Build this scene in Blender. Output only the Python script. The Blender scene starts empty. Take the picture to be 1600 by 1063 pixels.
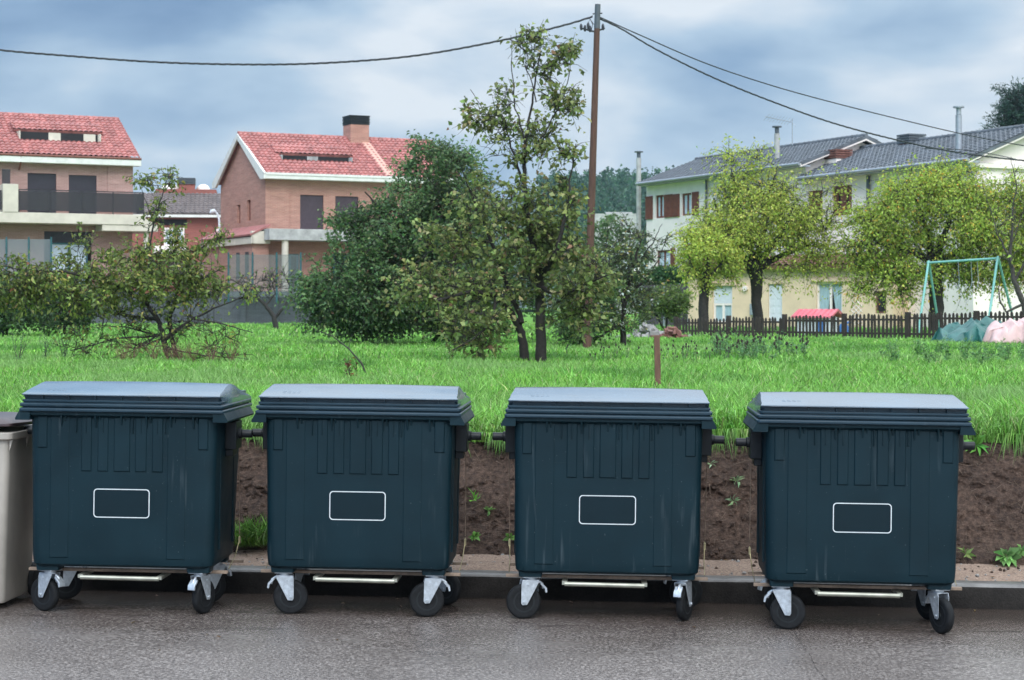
import bpy, math, random
import numpy as np
from mathutils import Vector, Matrix, noise

random.seed(11)
rng = np.random.default_rng(11)
sc = bpy.context.scene
COL = sc.collection
R = math.radians

# ------------------------------------------------------------------ camera geometry
F, CH, YH = 2900.0, 1.8, 480.0          # focal length in photo pixels, eye height, horizon row


def P(px, py, d):
    return ((px - 800) / F * d, d, CH - (py - YH) / F * d)


cam = bpy.data.cameras.new("camera")
camo = bpy.data.objects.new("camera", cam)
COL.objects.link(camo)
camo.location = (0, 0, CH)
camo.rotation_euler = (R(90), 0, 0)
cam.sensor_width = 23.6
cam.lens = F * 23.6 / 1600
cam.shift_y = -(531.5 - YH) / 1600
cam.clip_end = 6000
cam.dof.use_dof = True
cam.dof.focus_distance = 10.8
cam.dof.aperture_fstop = 6.3
sc.camera = camo

sc.view_settings.view_transform = 'Standard'
sc.view_settings.look = 'None'
sc.view_settings.exposure = 0.0
sc.view_settings.gamma = 1.0
sc.cycles.use_denoising = True
sc.cycles.max_bounces = 8
sc.cycles.transparent_max_bounces = 12


# ------------------------------------------------------------------ materials
class N:
    """tiny node-tree helper"""
    def __init__(self, mat):
        self.t = mat.node_tree
        self.n = self.t.nodes
        self.l = self.t.links

    def add(self, typ, **kw):
        nd = self.n.new(typ)
        for k, v in kw.items():
            if k.startswith('i_'):
                nd.inputs[k[2:].replace('_', ' ')].default_value = v
            else:
                setattr(nd, k, v)
        return nd

    def link(self, a, b):
        self.l.new(a, b)


def col4(c):
    return (c[0], c[1], c[2], 1.0)


def new_mat(name):
    m = bpy.data.materials.new(name)
    m.use_nodes = True
    h = N(m)
    b = h.n['Principled BSDF']
    return m, h, b


def noise_node(h, scale, detail=4, rough=.6, vec=None):
    t = h.add('ShaderNodeTexNoise')
    t.inputs['Scale'].default_value = scale
    t.inputs['Detail'].default_value = detail
    t.inputs['Roughness'].default_value = rough
    if vec is not None:
        h.link(vec, t.inputs['Vector'])
    return t


def ramp(h, fac, stops):
    r = h.add('ShaderNodeValToRGB')
    e = r.color_ramp.elements
    while len(e) < len(stops):
        e.new(.5)
    for el, (p, c) in zip(e, stops):
        el.position = p
        el.color = col4(c) if len(c) == 3 else c
    h.link(fac, r.inputs['Fac'])
    return r


def mixc(h, fac, a, b, blend='MIX'):
    m = h.add('ShaderNodeMix', data_type='RGBA', blend_type=blend)
    for sock, v in ((m.inputs['Factor'], fac), (m.inputs[6], a), (m.inputs[7], b)):
        if isinstance(v, (int, float)):
            sock.default_value = v
        elif isinstance(v, tuple):
            sock.default_value = col4(v)
        else:
            h.link(v, sock)
    return m.outputs[2]


def math_(h, op, a, b=0.0, clamp=False):
    m = h.add('ShaderNodeMath', operation=op, use_clamp=clamp)
    for s, v in ((m.inputs[0], a), (m.inputs[1], b)):
        if isinstance(v, (int, float)):
            s.default_value = v
        else:
            h.link(v, s)
    return m.outputs[0]


def bump(h, b, height, strength=.3, dist=.01):
    bp = h.add('ShaderNodeBump')
    bp.inputs['Strength'].default_value = strength
    bp.inputs['Distance'].default_value = dist
    h.link(height, bp.inputs['Height'])
    h.link(bp.outputs[0], b.inputs['Normal'])


def M(name, c, rough=.6, var=.2, scale=5.0, bmp=0.0, bscale=60.0, metal=0.0, spec=.5, detail=5, stretch=None):
    m, h, b = new_mat(name)
    tc = h.add('ShaderNodeTexCoord')
    vec = tc.outputs['Object']
    if stretch:
        mp = h.add('ShaderNodeMapping')
        mp.inputs['Scale'].default_value = stretch
        h.link(vec, mp.inputs['Vector'])
        vec = mp.outputs[0]
    t = noise_node(h, scale, detail, .62, vec)
    r = ramp(h, t.outputs['Fac'], [(.3, tuple(x * (1 - var) for x in c)), (.7, tuple(min(1, x * (1 + var)) for x in c))])
    h.link(r.outputs[0], b.inputs['Base Color'])
    b.inputs['Roughness'].default_value = rough
    b.inputs['Metallic'].default_value = metal
    b.inputs['Specular IOR Level'].default_value = spec
    if bmp:
        t2 = noise_node(h, bscale, 4, .6, vec)
        bump(h, b, t2.outputs['Fac'], bmp, .01)
    return m


def leaf_mat(name, trans=.3, rough=.5, gain=1.0):
    m, h, b = new_mat(name)
    a = h.add('ShaderNodeAttribute', attribute_name='Col')
    c = a.outputs['Color']
    if gain != 1.0:
        c = mixc(h, 1.0, c, (gain, gain, gain), 'MULTIPLY')
    h.link(c, b.inputs['Base Color'])
    b.inputs['Roughness'].default_value = rough
    b.inputs['Specular IOR Level'].default_value = .35
    tr = h.add('ShaderNodeBsdfTranslucent')
    h.link(c, tr.inputs['Color'])
    mx = h.add('ShaderNodeMixShader')
    mx.inputs[0].default_value = trans
    out = h.n['Material Output']
    h.link(b.outputs[0], mx.inputs[1])
    h.link(tr.outputs[0], mx.inputs[2])
    h.link(mx.outputs[0], out.inputs['Surface'])
    return m


def brick_mat(name, c1, c2, mortar, stain=.25):
    m, h, b = new_mat(name)
    tc = h.add('ShaderNodeTexCoord')
    sp = h.add('ShaderNodeSeparateXYZ')
    h.link(tc.outputs['Object'], sp.inputs[0])
    u = math_(h, 'ADD', sp.outputs[0], sp.outputs[1])
    cb = h.add('ShaderNodeCombineXYZ')
    h.link(u, cb.inputs[0])
    h.link(sp.outputs[2], cb.inputs[1])
    br = h.add('ShaderNodeTexBrick')
    br.inputs['Color1'].default_value = col4(c1)
    br.inputs['Color2'].default_value = col4(c2)
    br.inputs['Mortar'].default_value = col4(mortar)
    br.inputs['Scale'].default_value = 1.0
    br.inputs['Brick Width'].default_value = .29
    br.inputs['Row Height'].default_value = .075
    br.inputs['Mortar Size'].default_value = .012
    h.link(cb.outputs[0], br.inputs['Vector'])
    mp = h.add('ShaderNodeMapping')
    mp.inputs['Scale'].default_value = (.6, .6, 3.5)
    h.link(tc.outputs['Object'], mp.inputs['Vector'])
    t = noise_node(h, 1.2, 6, .7, mp.outputs[0])
    r = ramp(h, t.outputs['Fac'], [(.3, (1 - stain,) * 3), (.7, (1 + stain * .6,) * 3)])
    h.link(mixc(h, 1.0, br.outputs['Color'], r.outputs[0], 'MULTIPLY'), b.inputs['Base Color'])
    b.inputs['Roughness'].default_value = .85
    bump(h, b, br.outputs['Fac'], .3, .006)
    return m


# --- bin plastic: dust, drip streaks and scuffs of their own
def plastic_mat(name, c, rough=.42, spec=.5, grain=.12, dirt=1.0):
    m, h, b = new_mat(name)
    b.inputs['Specular IOR Level'].default_value = spec
    tc = h.add('ShaderNodeTexCoord')
    o = h.add('ShaderNodeObjectInfo')
    off = h.add('ShaderNodeVectorMath', operation='ADD')
    mul = h.add('ShaderNodeVectorMath', operation='SCALE')
    mul.inputs['Scale'].default_value = 7.0
    h.link(o.outputs['Location'], mul.inputs[0])
    h.link(tc.outputs['Object'], off.inputs[0])
    h.link(mul.outputs[0], off.inputs[1])
    vec = off.outputs[0]
    t1 = noise_node(h, 3.0, 5, .65, vec)
    base = ramp(h, t1.outputs['Fac'], [(.3, tuple(x * .82 for x in c)), (.72, tuple(x * 1.22 for x in c))]).outputs[0]
    mp = h.add('ShaderNodeMapping')
    mp.inputs['Scale'].default_value = (38, 38, 2.2)
    h.link(vec, mp.inputs['Vector'])
    t2 = noise_node(h, 1.0, 3, .5, mp.outputs[0])
    st = ramp(h, t2.outputs['Fac'], [(.60, (0, 0, 0)), (.78, (1, 1, 1))])
    t2b = noise_node(h, 2.3, 2, .5, vec)
    gate = ramp(h, t2b.outputs['Fac'], [(.5, (0, 0, 0)), (.68, (1, 1, 1))])
    f1 = math_(h, 'MULTIPLY', st.outputs[0], gate.outputs[0])
    f1 = math_(h, 'MULTIPLY', f1, .22 * dirt)
    base = mixc(h, f1, base, (.16, .20, .22))
    t3 = noise_node(h, 75.0, 3, .55, vec)
    sp = ramp(h, t3.outputs['Fac'], [(.70, (0, 0, 0)), (.76, (1, 1, 1))])
    f2 = math_(h, 'MULTIPLY', sp.outputs[0], .30 * dirt)
    base = mixc(h, f2, base, (.15, .18, .19))
    h.link(base, b.inputs['Base Color'])
    rr = ramp(h, t1.outputs['Fac'], [(.3, (rough - .08,) * 3), (.7, (rough + .10,) * 3)])
    h.link(rr.outputs[0], b.inputs['Roughness'])
    t4 = noise_node(h, 260.0, 2, .5, vec)
    bump(h, b, t4.outputs['Fac'], grain, .002)
    return m


MAT = {}
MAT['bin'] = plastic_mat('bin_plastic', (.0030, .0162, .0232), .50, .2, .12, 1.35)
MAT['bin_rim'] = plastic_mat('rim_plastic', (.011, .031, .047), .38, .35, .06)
MAT['bin_lid_sky_tint'] = plastic_mat('lid_plastic_sky_tint', (.082, .122, .162), .17, .7, .015, .5)  # paler than the rim: the sky's reflection on the wet lid is put into the colour
MAT['bin_label'] = M('label_panel', (.0030, .0135, .0195), .55, .1, spec=.18)
MAT['black_plastic'] = M('black_plastic', (.009, .012, .015), .45, .2, spec=.3)
MAT['white_paint'] = M('white_paint', (.58, .62, .64), .5, .08, 30)
MAT['zinc'] = M('zinc_steel', (.47, .51, .55), .42, .30, 26, .2, 120, metal=.6)
MAT['bar_zinc'] = M('passivated_bar', (.36, .36, .30), .42, .25, 9, .1, 90, metal=.65)
MAT['brass_zinc'] = M('yellow_zinc', (.36, .31, .18), .4, .35, 14, .1, 90, metal=.7)
MAT['rust_rail'] = M('rusty_rail', (.27, .20, .15), .6, .4, 18, .1, 90, metal=.3)
MAT['tyre'] = M('tyre_rubber', (.011, .012, .0135), .75, .4, 30, .25, 200, spec=.22)
MAT['hub'] = M('wheel_hub', (.012, .015, .017), .5, .25, 30, spec=.3)
MAT['beige_plastic'] = plastic_mat('beige_plastic', (.34, .31, .27), .5)
MAT['brown_plastic'] = M('brown_lid', (.050, .034, .036), .38, .25, 8)
MAT['brick_a'] = brick_mat('pink_brick', (.40, .225, .195), (.325, .17, .145), (.42, .31, .275))
MAT['brick_b'] = brick_mat('red_brick', (.42, .195, .150), (.345, .150, .112), (.43, .29, .235))
MAT['brick_c'] = brick_mat('dark_red_brick', (.30, .085, .07), (.26, .07, .055), (.28, .13, .10))
MAT['cream'] = M('cream_render', (.56, .51, .43), .8, .12, 1.5, .2, 40)
MAT['beige_wall'] = M('beige_render', (.70, .535, .365), .85, .10, 1.2, .15, 30)
MAT['white_wall'] = M('white_render', (.82, .735, .69), .85, .08, 1.0, .15, 30)
MAT['concrete'] = M('concrete', (.36, .36, .35), .85, .3, 2.0, .2, 30)
MAT['fascia'] = M('white_fascia', (.66, .66, .62), .7, .12, 2.5)
MAT['shutter_dark'] = M('dark_shutter', (.030, .028, .038), .55, .15, 6)
MAT['shutter_brown'] = M('brown_shutter', (.15, .048, .028), .6, .3, 6)
MAT['shutter_white'] = M('white_shutter', (.62, .65, .68), .6, .06, 6)
MAT['rail_dark'] = M('dark_mesh_railing', (.028, .026, .032), .5, .2, 6)
MAT['rail_dark'].node_tree.nodes['Principled BSDF'].inputs['Alpha'].default_value = .78
MAT['dark'] = M('dark_interior', (.010, .010, .012), .8, .2, 6)
MAT['teal_frame'] = M('teal_frame', (.02, .09, .11), .5, .2, 6)
MAT['curtain'] = M('pale_curtain', (.34, .46, .50), .8, .25, 5, stretch=(6, 6, .4))
MAT['net_curtain'] = M('net_curtain', (.50, .58, .66), .7, .2, 4)
MAT['metal_grey'] = M('grey_metal', (.33, .36, .40), .45, .15, 8, metal=.4)
MAT['slate_pipe'] = M('dark_pipe', (.07, .085, .10), .5, .2, 8)
MAT['teal_paint'] = M('teal_paint', (.17, .40, .36), .5, .15, 8)
MAT['galv'] = M('lamp_white', (.66, .72, .78), .5, .08, 8)
MAT['bark'] = M('bark', (.026, .022, .020), .9, .45, 14, .8, 50)
MAT['bark_grey'] = M('grey_bark', (.052, .045, .040), .9, .4, 14, .8, 50)
MAT['pole_wood'] = M('pole_wood', (.085, .040, .028), .8, .35, 5, .5, 40, stretch=(6, 6, .5))
MAT['stake_wood'] = M('stake_wood', (.14, .070, .050), .85, .35, 8, .5, 60, stretch=(4, 4, .6))
MAT['fence_wood'] = M('fence_wood', (.036, .026, .021), .85, .45, 3.0, .5, 40)
MAT['cable'] = M('black_cable', (.020, .024, .032), .6, .2, 20)
MAT['leaf'] = leaf_mat('leaf', .40, .48, 1.8)
MAT['grass'] = leaf_mat('grass_blades', .35, .5)
MAT['teal_tarp'] = M('teal_tarp', (.018, .105, .092), .45, .3, 3.0, .2, 20)
MAT['pink_tarp'] = M('pink_tarp', (.56, .38, .365), .6, .15, 3.0, .2, 20)
MAT['toy_pink'] = M('pink_toy_roof', (.66, .17, .21), .5, .15, 4)
MAT['toy_blue'] = M('blue_toy', (.05, .16, .42), .5, .15, 4)
MAT['toy_white'] = M('white_toy_wall', (.60, .62, .66), .6, .1, 4)
MAT['stone'] = M('pale_stone', (.25, .24, .23), .9, .3, 9, .4, 50)
MAT['red_scrap'] = M('red_scrap', (.15, .060, .045), .7, .3, 6)
MAT['block_wall'] = brick_mat('grey_block_wall', (.095, .102, .118), (.080, .087, .100), (.058, .062, .072), .25)


def tile_mat(name, c, var=.35):
    m, h, b = new_mat(name)
    tc = h.add('ShaderNodeTexCoord')
    t = noise_node(h, 2.6, 6, .75, tc.outputs['Object'])
    r = ramp(h, t.outputs['Fac'], [(.28, tuple(x * (1 - var) for x in c)), (.5, c), (.75, tuple(min(1, x * (1 + var)) for x in c))])
    w = h.add('ShaderNodeTexWhiteNoise', noise_dimensions='3D')
    sn = h.add('ShaderNodeVectorMath', operation='SNAP')
    sn.inputs[1].default_value = (.3, .36, 5.0)
    h.link(tc.outputs['Object'], sn.inputs[0])
    h.link(sn.outputs[0], w.inputs['Vector'])
    rr = ramp(h, w.outputs['Value'], [(0, (.74, .74, .74)), (1, (1.2, 1.2, 1.2))])
    h.link(mixc(h, 1.0, r.outputs[0], rr.outputs[0], 'MULTIPLY'), b.inputs['Base Color'])
    b.inputs['Roughness'].default_value = .62
    return m


MAT['tile_red'] = tile_mat('red_tile', (.35, .128, .115), .28)
MAT['tile_slate'] = tile_mat('slate_tile', (.098, .112, .130), .25)
MAT['tile_brown'] = tile_mat('brown_tile', (.13, .105, .10), .30)


# ------------------------------------------------------------------ mesh builder
class MB:
    def __init__(self):
        self.v, self.f, self.mi = [], [], []

    def quad(self, a, b, c, d, mi=0):
        n = len(self.v)
        self.v += [a, b, c, d]
        self.f.append((n, n + 1, n + 2, n + 3))
        self.mi.append(mi)

    def box(self, x0, x1, y0, y1, z0, z1, mi=0, m=None):
        n = len(self.v)
        pts = [(x0, y0, z0), (x1, y0, z0), (x1, y1, z0), (x0, y1, z0), (x0, y0, z1), (x1, y0, z1), (x1, y1, z1), (x0, y1, z1)]
        if m is not None:
            pts = [tuple(m @ Vector(p)) for p in pts]
        self.v += pts
        for q in ((3, 2, 1, 0), (4, 5, 6, 7), (0, 1, 5, 4), (1, 2, 6, 5), (2, 3, 7, 6), (3, 0, 4, 7)):
            self.f.append(tuple(n + i for i in q))
            self.mi.append(mi)

    def prism(self, poly, a0, a1, axis='x', mi=0):
        """extrude a 2D polygon along an axis; poly coords are the other two axes in order"""
        n, k = len(self.v), len(poly)
        for a in (a0, a1):
            for (p, q) in poly:
                self.v.append({'x': (a, p, q), 'y': (p, a, q), 'z': (p, q, a)}[axis])
        self.f.append(tuple(n + i for i in range(k))[::-1])
        self.f.append(tuple(n + k + i for i in range(k)))
        self.mi += [mi, mi]
        for i in range(k):
            j = (i + 1) % k
            self.f.append((n + i, n + j, n + k + j, n + k + i))
            self.mi.append(mi)

    def loft(self, rings, cap0=True, cap1=True, mi=0):
        n, k = len(self.v), len(rings[0])
        for r in rings:
            self.v += r
        for a in range(len(rings) - 1):
            for i in range(k):
                j = (i + 1) % k
                self.f.append((n + a * k + i, n + a * k + j, n + (a + 1) * k + j, n + (a + 1) * k + i))
                self.mi.append(mi)
        if cap0:
            self.f.append(tuple(n + i for i in range(k))[::-1])
            self.mi.append(mi)
        if cap1:
            o = n + (len(rings) - 1) * k
            self.f.append(tuple(o + i for i in range(k)))
            self.mi.append(mi)

    def tube(self, pts, rad, n=6, mi=0, caps=True):
        rings = []
        L = len(pts)
        for i, p in enumerate(pts):
            a = pts[max(0, i - 1)]
            b = pts[min(L - 1, i + 1)]
            t = Vector((b[0] - a[0], b[1] - a[1], b[2] - a[2]))
            if t.length < 1e-9:
                t = Vector((0, 0, 1))
            t.normalize()
            ref = Vector((0, 1, 0)) if abs(t.y) < .9 else Vector((1, 0, 0))
            u = t.cross(ref).normalized()
            w = t.cross(u)
            r = rad[i] if isinstance(rad, (list, tuple)) else rad
            rings.append([(p[0] + (u.x * math.cos(q) + w.x * math.sin(q)) * r,
                           p[1] + (u.y * math.cos(q) + w.y * math.sin(q)) * r,
                           p[2] + (u.z * math.cos(q) + w.z * math.sin(q)) * r)
                          for q in [2 * math.pi * k / n for k in range(n)]])
        self.loft(rings, caps, caps, mi)

    def cyl(self, a, b, r, n=16, mi=0):
        self.tube([a, b], r, n, mi)

    def lathe_y(self, prof, c, n=28, mi=0):
        """profile [(radius, y)] closed loop round an axis parallel to y through c"""
        rings = []
        for (r, y) in prof:
            rings.append([(c[0] + r * math.cos(2 * math.pi * k / n), c[1] + y, c[2] + r * math.sin(2 * math.pi * k / n)) for k in range(n)])
        self.loft(rings, True, True, mi)

    def build(self, name, mats, parent=None, smooth=None, bevel=0.0, loc=None):
        me = bpy.data.meshes.new(name)
        me.from_pydata(self.v, [], self.f)
        if not isinstance(mats, (list, tuple)):
            mats = [mats]
        for m in mats:
            me.materials.append(m)
        if len(mats) > 1:
            me.polygons.foreach_set('material_index', self.mi)
        if smooth is not None:
            me.polygons.foreach_set('use_smooth', [True] * len(me.polygons))
            me.set_sharp_from_angle(angle=R(smooth))
        me.update()
        o = bpy.data.objects.new(name, me)
        COL.objects.link(o)
        if parent is not None:
            o.parent = parent
        if loc is not None:
            o.location = loc
        if bevel:
            b = o.modifiers.new('bevel', 'BEVEL')
            b.width = bevel
            b.segments = 2
            b.limit_method = 'ANGLE'
            b.angle_limit = R(40)
        return o


def tag(o, label=None, cat=None, group=None, kind=None):
    if label:
        o['label'] = label
    if cat:
        o['category'] = cat
    if group:
        o['group'] = group
    if kind:
        o['kind'] = kind
    return o


def thing(name, label, cat, loc=(0, 0, 0), rz=0.0, group=None):
    o = bpy.data.objects.new(name, None)
    o.empty_display_size = .2
    COL.objects.link(o)
    o.location = loc
    o.rotation_euler = (0, 0, rz)
    return tag(o, label, cat, group)


def np_mesh(name, verts, quads, mat, colors=None, parent=None, smooth=False):
    """fast mesh from arrays: quads (n,4) or (n,3)"""
    me = bpy.data.meshes.new(name)
    nv, nf, k = len(verts), len(quads), quads.shape[1]
    me.vertices.add(nv)
    me.vertices.foreach_set('co', np.asarray(verts, np.float32).ravel())
    me.loops.add(nf * k)
    me.loops.foreach_set('vertex_index', np.asarray(quads, np.int32).ravel())
    me.polygons.add(nf)
    me.polygons.foreach_set('loop_start', np.arange(0, nf * k, k, dtype=np.int32))
    me.polygons.foreach_set('loop_total', np.full(nf, k, np.int32))
    if smooth:
        me.polygons.foreach_set('use_smooth', np.ones(nf, bool))
    me.update(calc_edges=True)
    if colors is not None:
        a = me.color_attributes.new('Col', 'FLOAT_COLOR', 'POINT')
        c = np.ones((nv, 4), np.float32)
        c[:, :3] = colors
        a.data.foreach_set('color', c.ravel())
    me.materials.append(mat)
    o = bpy.data.objects.new(name, me)
    COL.objects.link(o)
    if parent is not None:
        o.parent = parent
    return o


def leaf_arrays(c, d, size, ratio, colors, curl=.18, up=.5):
    """one folded quad per leaf: c centres at the stalk, d directions, size lengths"""
    n = len(c)
    d = d / np.maximum(np.linalg.norm(d, axis=1, keepdims=True), 1e-6)
    ref = np.tile(np.array([[0, 0, 1.0]]), (n, 1)) * up + rng.normal(0, .6, (n, 3))
    s = np.cross(d, ref)
    s /= np.maximum(np.linalg.norm(s, axis=1, keepdims=True), 1e-6)
    nr = np.cross(s, d)
    L = size[:, None]
    w = L * ratio * .5
    v0 = c
    v1 = c + d * L * .45 + s * w + nr * L * curl
    v2 = c + d * L * (1 - .12 * rng.random((n, 1))) - nr * L * curl * .7
    v3 = c + d * L * .45 - s * w + nr * L * curl
    V = np.stack([v0, v1, v2, v3], 1).reshape(-1, 3)
    Q = np.arange(4 * n).reshape(-1, 4)
    C = np.repeat(colors, 4, axis=0)
    return V, Q, C


def pick_colors(n, pal, jit=.18):
    cols = np.array([p[:3] for p in pal])
    w = np.array([p[3] for p in pal], float)
    idx = rng.choice(len(pal), n, p=w / w.sum())
    c = cols[idx] * (1 + rng.normal(0, jit, (n, 1))) * (1 + rng.normal(0, .07, (n, 3)))
    return np.clip(c, .003, .9)


def unit_rand(n):
    v = rng.normal(0, 1, (n, 3))
    return v / np.linalg.norm(v, axis=1, keepdims=True)
# ------------------------------------------------------------------ world and sun
def build_world():
    w = bpy.data.worlds.new("World")
    sc.world = w
    w.use_nodes = True
    h = N(w)
    bg = h.n['Background']
    sky = h.add('ShaderNodeTexSky')
    sky.sky_type = 'NISHITA'
    sky.sun_disc = False
    sky.sun_elevation = R(42)
    sky.sun_rotation = R(188)
    tc = h.add('ShaderNodeTexCoord')
    sp = h.add('ShaderNodeSeparateXYZ')
    h.link(tc.outputs['Generated'], sp.inputs[0])
    mp = h.add('ShaderNodeMapping')
    mp.inputs['Scale'].default_value = (1.0, 1.0, 2.6)
    mp.inputs['Location'].default_value = SKY_OFF
    h.link(tc.outputs['Generated'], mp.inputs['Vector'])
    n1 = noise_node(h, 4.6, 5, .46, mp.outputs[0])
    n1.inputs['Distortion'].default_value = .25
    n2 = noise_node(h, 10.0, 4, .5, mp.outputs[0])
    f = math_(h, 'ADD', math_(h, 'SUBTRACT', math_(h, 'MULTIPLY', n1.outputs['Fac'], 1.25), .23), math_(h, 'MULTIPLY', n2.outputs['Fac'], .26))
    # the sun stands behind the cloud to the right: that side of the deck is brighter
    f = math_(h, 'ADD', f, math_(h, 'MULTIPLY', sp.outputs[0], .58))
    # and the deck thins out towards the top left of the view
    f = math_(h, 'ADD', f, math_(h, 'MULTIPLY', sp.outputs[2], .48))
    cr = ramp(h, f, [(.30, (1.75, 2.95, 4.9)), (.44, (2.7, 4.15, 6.1)), (.56, (4.5, 6.0, 7.6)), (.70, (7.8, 8.5, 9.2))])
    zen = h.add('ShaderNodeMapRange', interpolation_type='SMOOTHSTEP')
    zen.inputs['From Min'].default_value = .12
    zen.inputs['From Max'].default_value = .75
    zen.inputs['To Min'].default_value = 1.0
    zen.inputs['To Max'].default_value = ZENITH
    h.link(sp.outputs[2], zen.inputs['Value'])
    cl = h.add('ShaderNodeVectorMath', operation='SCALE')
    # the thinner cloud the sun stands behind (over the viewer's shoulder) is brighter
    bk = h.add('ShaderNodeMapRange', interpolation_type='SMOOTHSTEP')
    bk.inputs['From Min'].default_value = -.1
    bk.inputs['From Max'].default_value = .9
    bk.inputs['To Min'].default_value = 1.0
    bk.inputs['To Max'].default_value = BACK
    h.link(math_(h, 'MULTIPLY', sp.outputs[1], -1.0), bk.inputs['Value'])
    h.link(cr.outputs[0], cl.inputs[0])
    h.link(math_(h, 'MULTIPLY', zen.outputs[0], bk.outputs[0]), cl.inputs['Scale'])
    c = mixc(h, .93, sky.outputs[0], cl.outputs[0])
    h.link(c, bg.inputs['Color'])
    bg.inputs['Strength'].default_value = .1
    s = bpy.data.lights.new('sun', 'SUN')
    so = bpy.data.objects.new('sun', s)
    COL.objects.link(so)
    s.energy = SUN
    s.angle = R(25)
    s.color = (1.0, .975, .95)
    so.rotation_euler = (R(90 - 42), 0, R(-8))
    so.location = (10, -20, 40)


SKY_OFF = (3.1, 1.7, .35)
ZENITH = 2.9
BACK = 1.7
SUN = 1.5
build_world()


# ------------------------------------------------------------------ road, kerb, pavement, bank, field
def zroad(x):
    return .034 - .012 * x


def ykerb(x):
    return 11.23 - .06 * x


def road_mat():
    m, h, b = new_mat('wet_asphalt')
    tc = h.add('ShaderNodeTexCoord')
    o = tc.outputs['Object']
    sp = h.add('ShaderNodeSeparateXYZ')
    h.link(o, sp.inputs[0])
    big = noise_node(h, .9, 5, .6, o)
    mid = noise_node(h, 6.0, 5, .7, o)
    grit = h.add('ShaderNodeTexVoronoi')
    grit.inputs['Scale'].default_value = 60.0
    h.link(o, grit.inputs['Vector'])
    g2 = noise_node(h, 62.0, 5, .78, o)
    # distance from the kerb, 0 at the kerb, growing towards the camera
    dk = math_(h, 'SUBTRACT', math_(h, 'SUBTRACT', 11.23, math_(h, 'MULTIPLY', sp.outputs[0], .06)), sp.outputs[1])
    edge = math_(h, 'ADD', dk, math_(h, 'MULTIPLY', math_(h, 'SUBTRACT', mid.outputs['Fac'], .5), .30))
    edge = math_(h, 'ADD', edge, math_(h, 'MULTIPLY', math_(h, 'SUBTRACT', big.outputs['Fac'], .5), 1.7))
    silt = ramp(h, math_(h, 'MULTIPLY', edge, .4), [(.12, (1, 1, 1)), (.60, (0, 0, 0))])
    grain = ramp(h, g2.outputs['Fac'], [(.34, (.046, .039, .036)), (.5, (.140, .123, .116)), (.67, (.40, .365, .345))])
    patch = ramp(h, big.outputs['Fac'], [(.3, (.84, .82, .80)), (.7, (1.14, 1.13, 1.12))])
    c = mixc(h, 1.0, grain.outputs[0], patch.outputs[0], 'MULTIPLY')
    siltg = ramp(h, g2.outputs['Fac'], [(.30, (.034, .024, .019)), (.5, (.080, .057, .046)), (.70, (.165, .125, .105))])
    c = mixc(h, math_(h, 'MULTIPLY', silt.outputs[0], .85), c, siltg.outputs[0])
    # dark damp spots
    st = h.add('ShaderNodeMapping')
    st.inputs['Scale'].default_value = (.55, 1.6, 1)
    h.link(o, st.inputs['Vector'])
    sn = noise_node(h, 3.2, 4, .6, st.outputs[0])
    spot = ramp(h, sn.outputs['Fac'], [(.60, (0, 0, 0)), (.67, (1, 1, 1))])
    near = ramp(h, math_(h, 'MULTIPLY', dk, .5), [(.35, (1, 1, 1)), (.8, (0, 0, 0))])
    sf = math_(h, 'MULTIPLY', spot.outputs[0], near.outputs[0])
    c = mixc(h, math_(h, 'MULTIPLY', sf, .7), c, (.024, .021, .020))
    # soaked gutter
    gut = ramp(h, math_(h, 'ADD', math_(h, 'MULTIPLY', dk, 1.0), math_(h, 'MULTIPLY', math_(h, 'SUBTRACT', mid.outputs['Fac'], .5), .5)), [(.30, (1, 1, 1)), (.62, (0, 0, 0))])
    c = mixc(h, math_(h, 'MULTIPLY', gut.outputs[0], .7), c, (.030, .023, .019))
    h.link(c, b.inputs['Base Color'])
    wet = ramp(h, math_(h, 'ADD', math_(h, 'MULTIPLY', edge, .42), math_(h, 'MULTIPLY', math_(h, 'SUBTRACT', sn.outputs['Fac'], .5), -.55)), [(.14, (.05, .05, .05)), (.42, (.18, .18, .18)), (.9, (.36, .36, .36))])
    h.link(wet.outputs[0], b.inputs['Roughness'])
    b.inputs['Specular IOR Level'].default_value = .45
    hh = math_(h, 'ADD', math_(h, 'MULTIPLY', grit.outputs['Distance'], .7), g2.outputs['Fac'])
    bump(h, b, hh, .38, .008)
    return m


def strip_mesh(xs, rows, mat, name, smooth=True):
    """rows: list of functions x -> (y, z)"""
    nx, nr = len(xs), len(rows)
    V = np.zeros((nr, nx, 3))
    for r, fn in enumerate(rows):
        for i, x in enumerate(xs):
            y, z = fn(x)
            V[r, i] = (x, y, z)
    idx = np.arange(nr * nx).reshape(nr, nx)
    Q = np.stack([idx[:-1, :-1], idx[:-1, 1:], idx[1:, 1:], idx[1:, :-1]], -1).reshape(-1, 4)
    return np_mesh(name, V.reshape(-1, 3), Q, mat, smooth=smooth)


xs = np.linspace(-40, 40, 161)
o = strip_mesh(xs, [lambda x, q=q: (min(q, ykerb(x) + .05) if q > 10 else q, zroad(x)) for q in (-12., -4., 0., 4., 8., 10.)] + [lambda x: (ykerb(x) + .05, zroad(x))], road_mat(), 'road')
tag(o, kind='structure')

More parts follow.
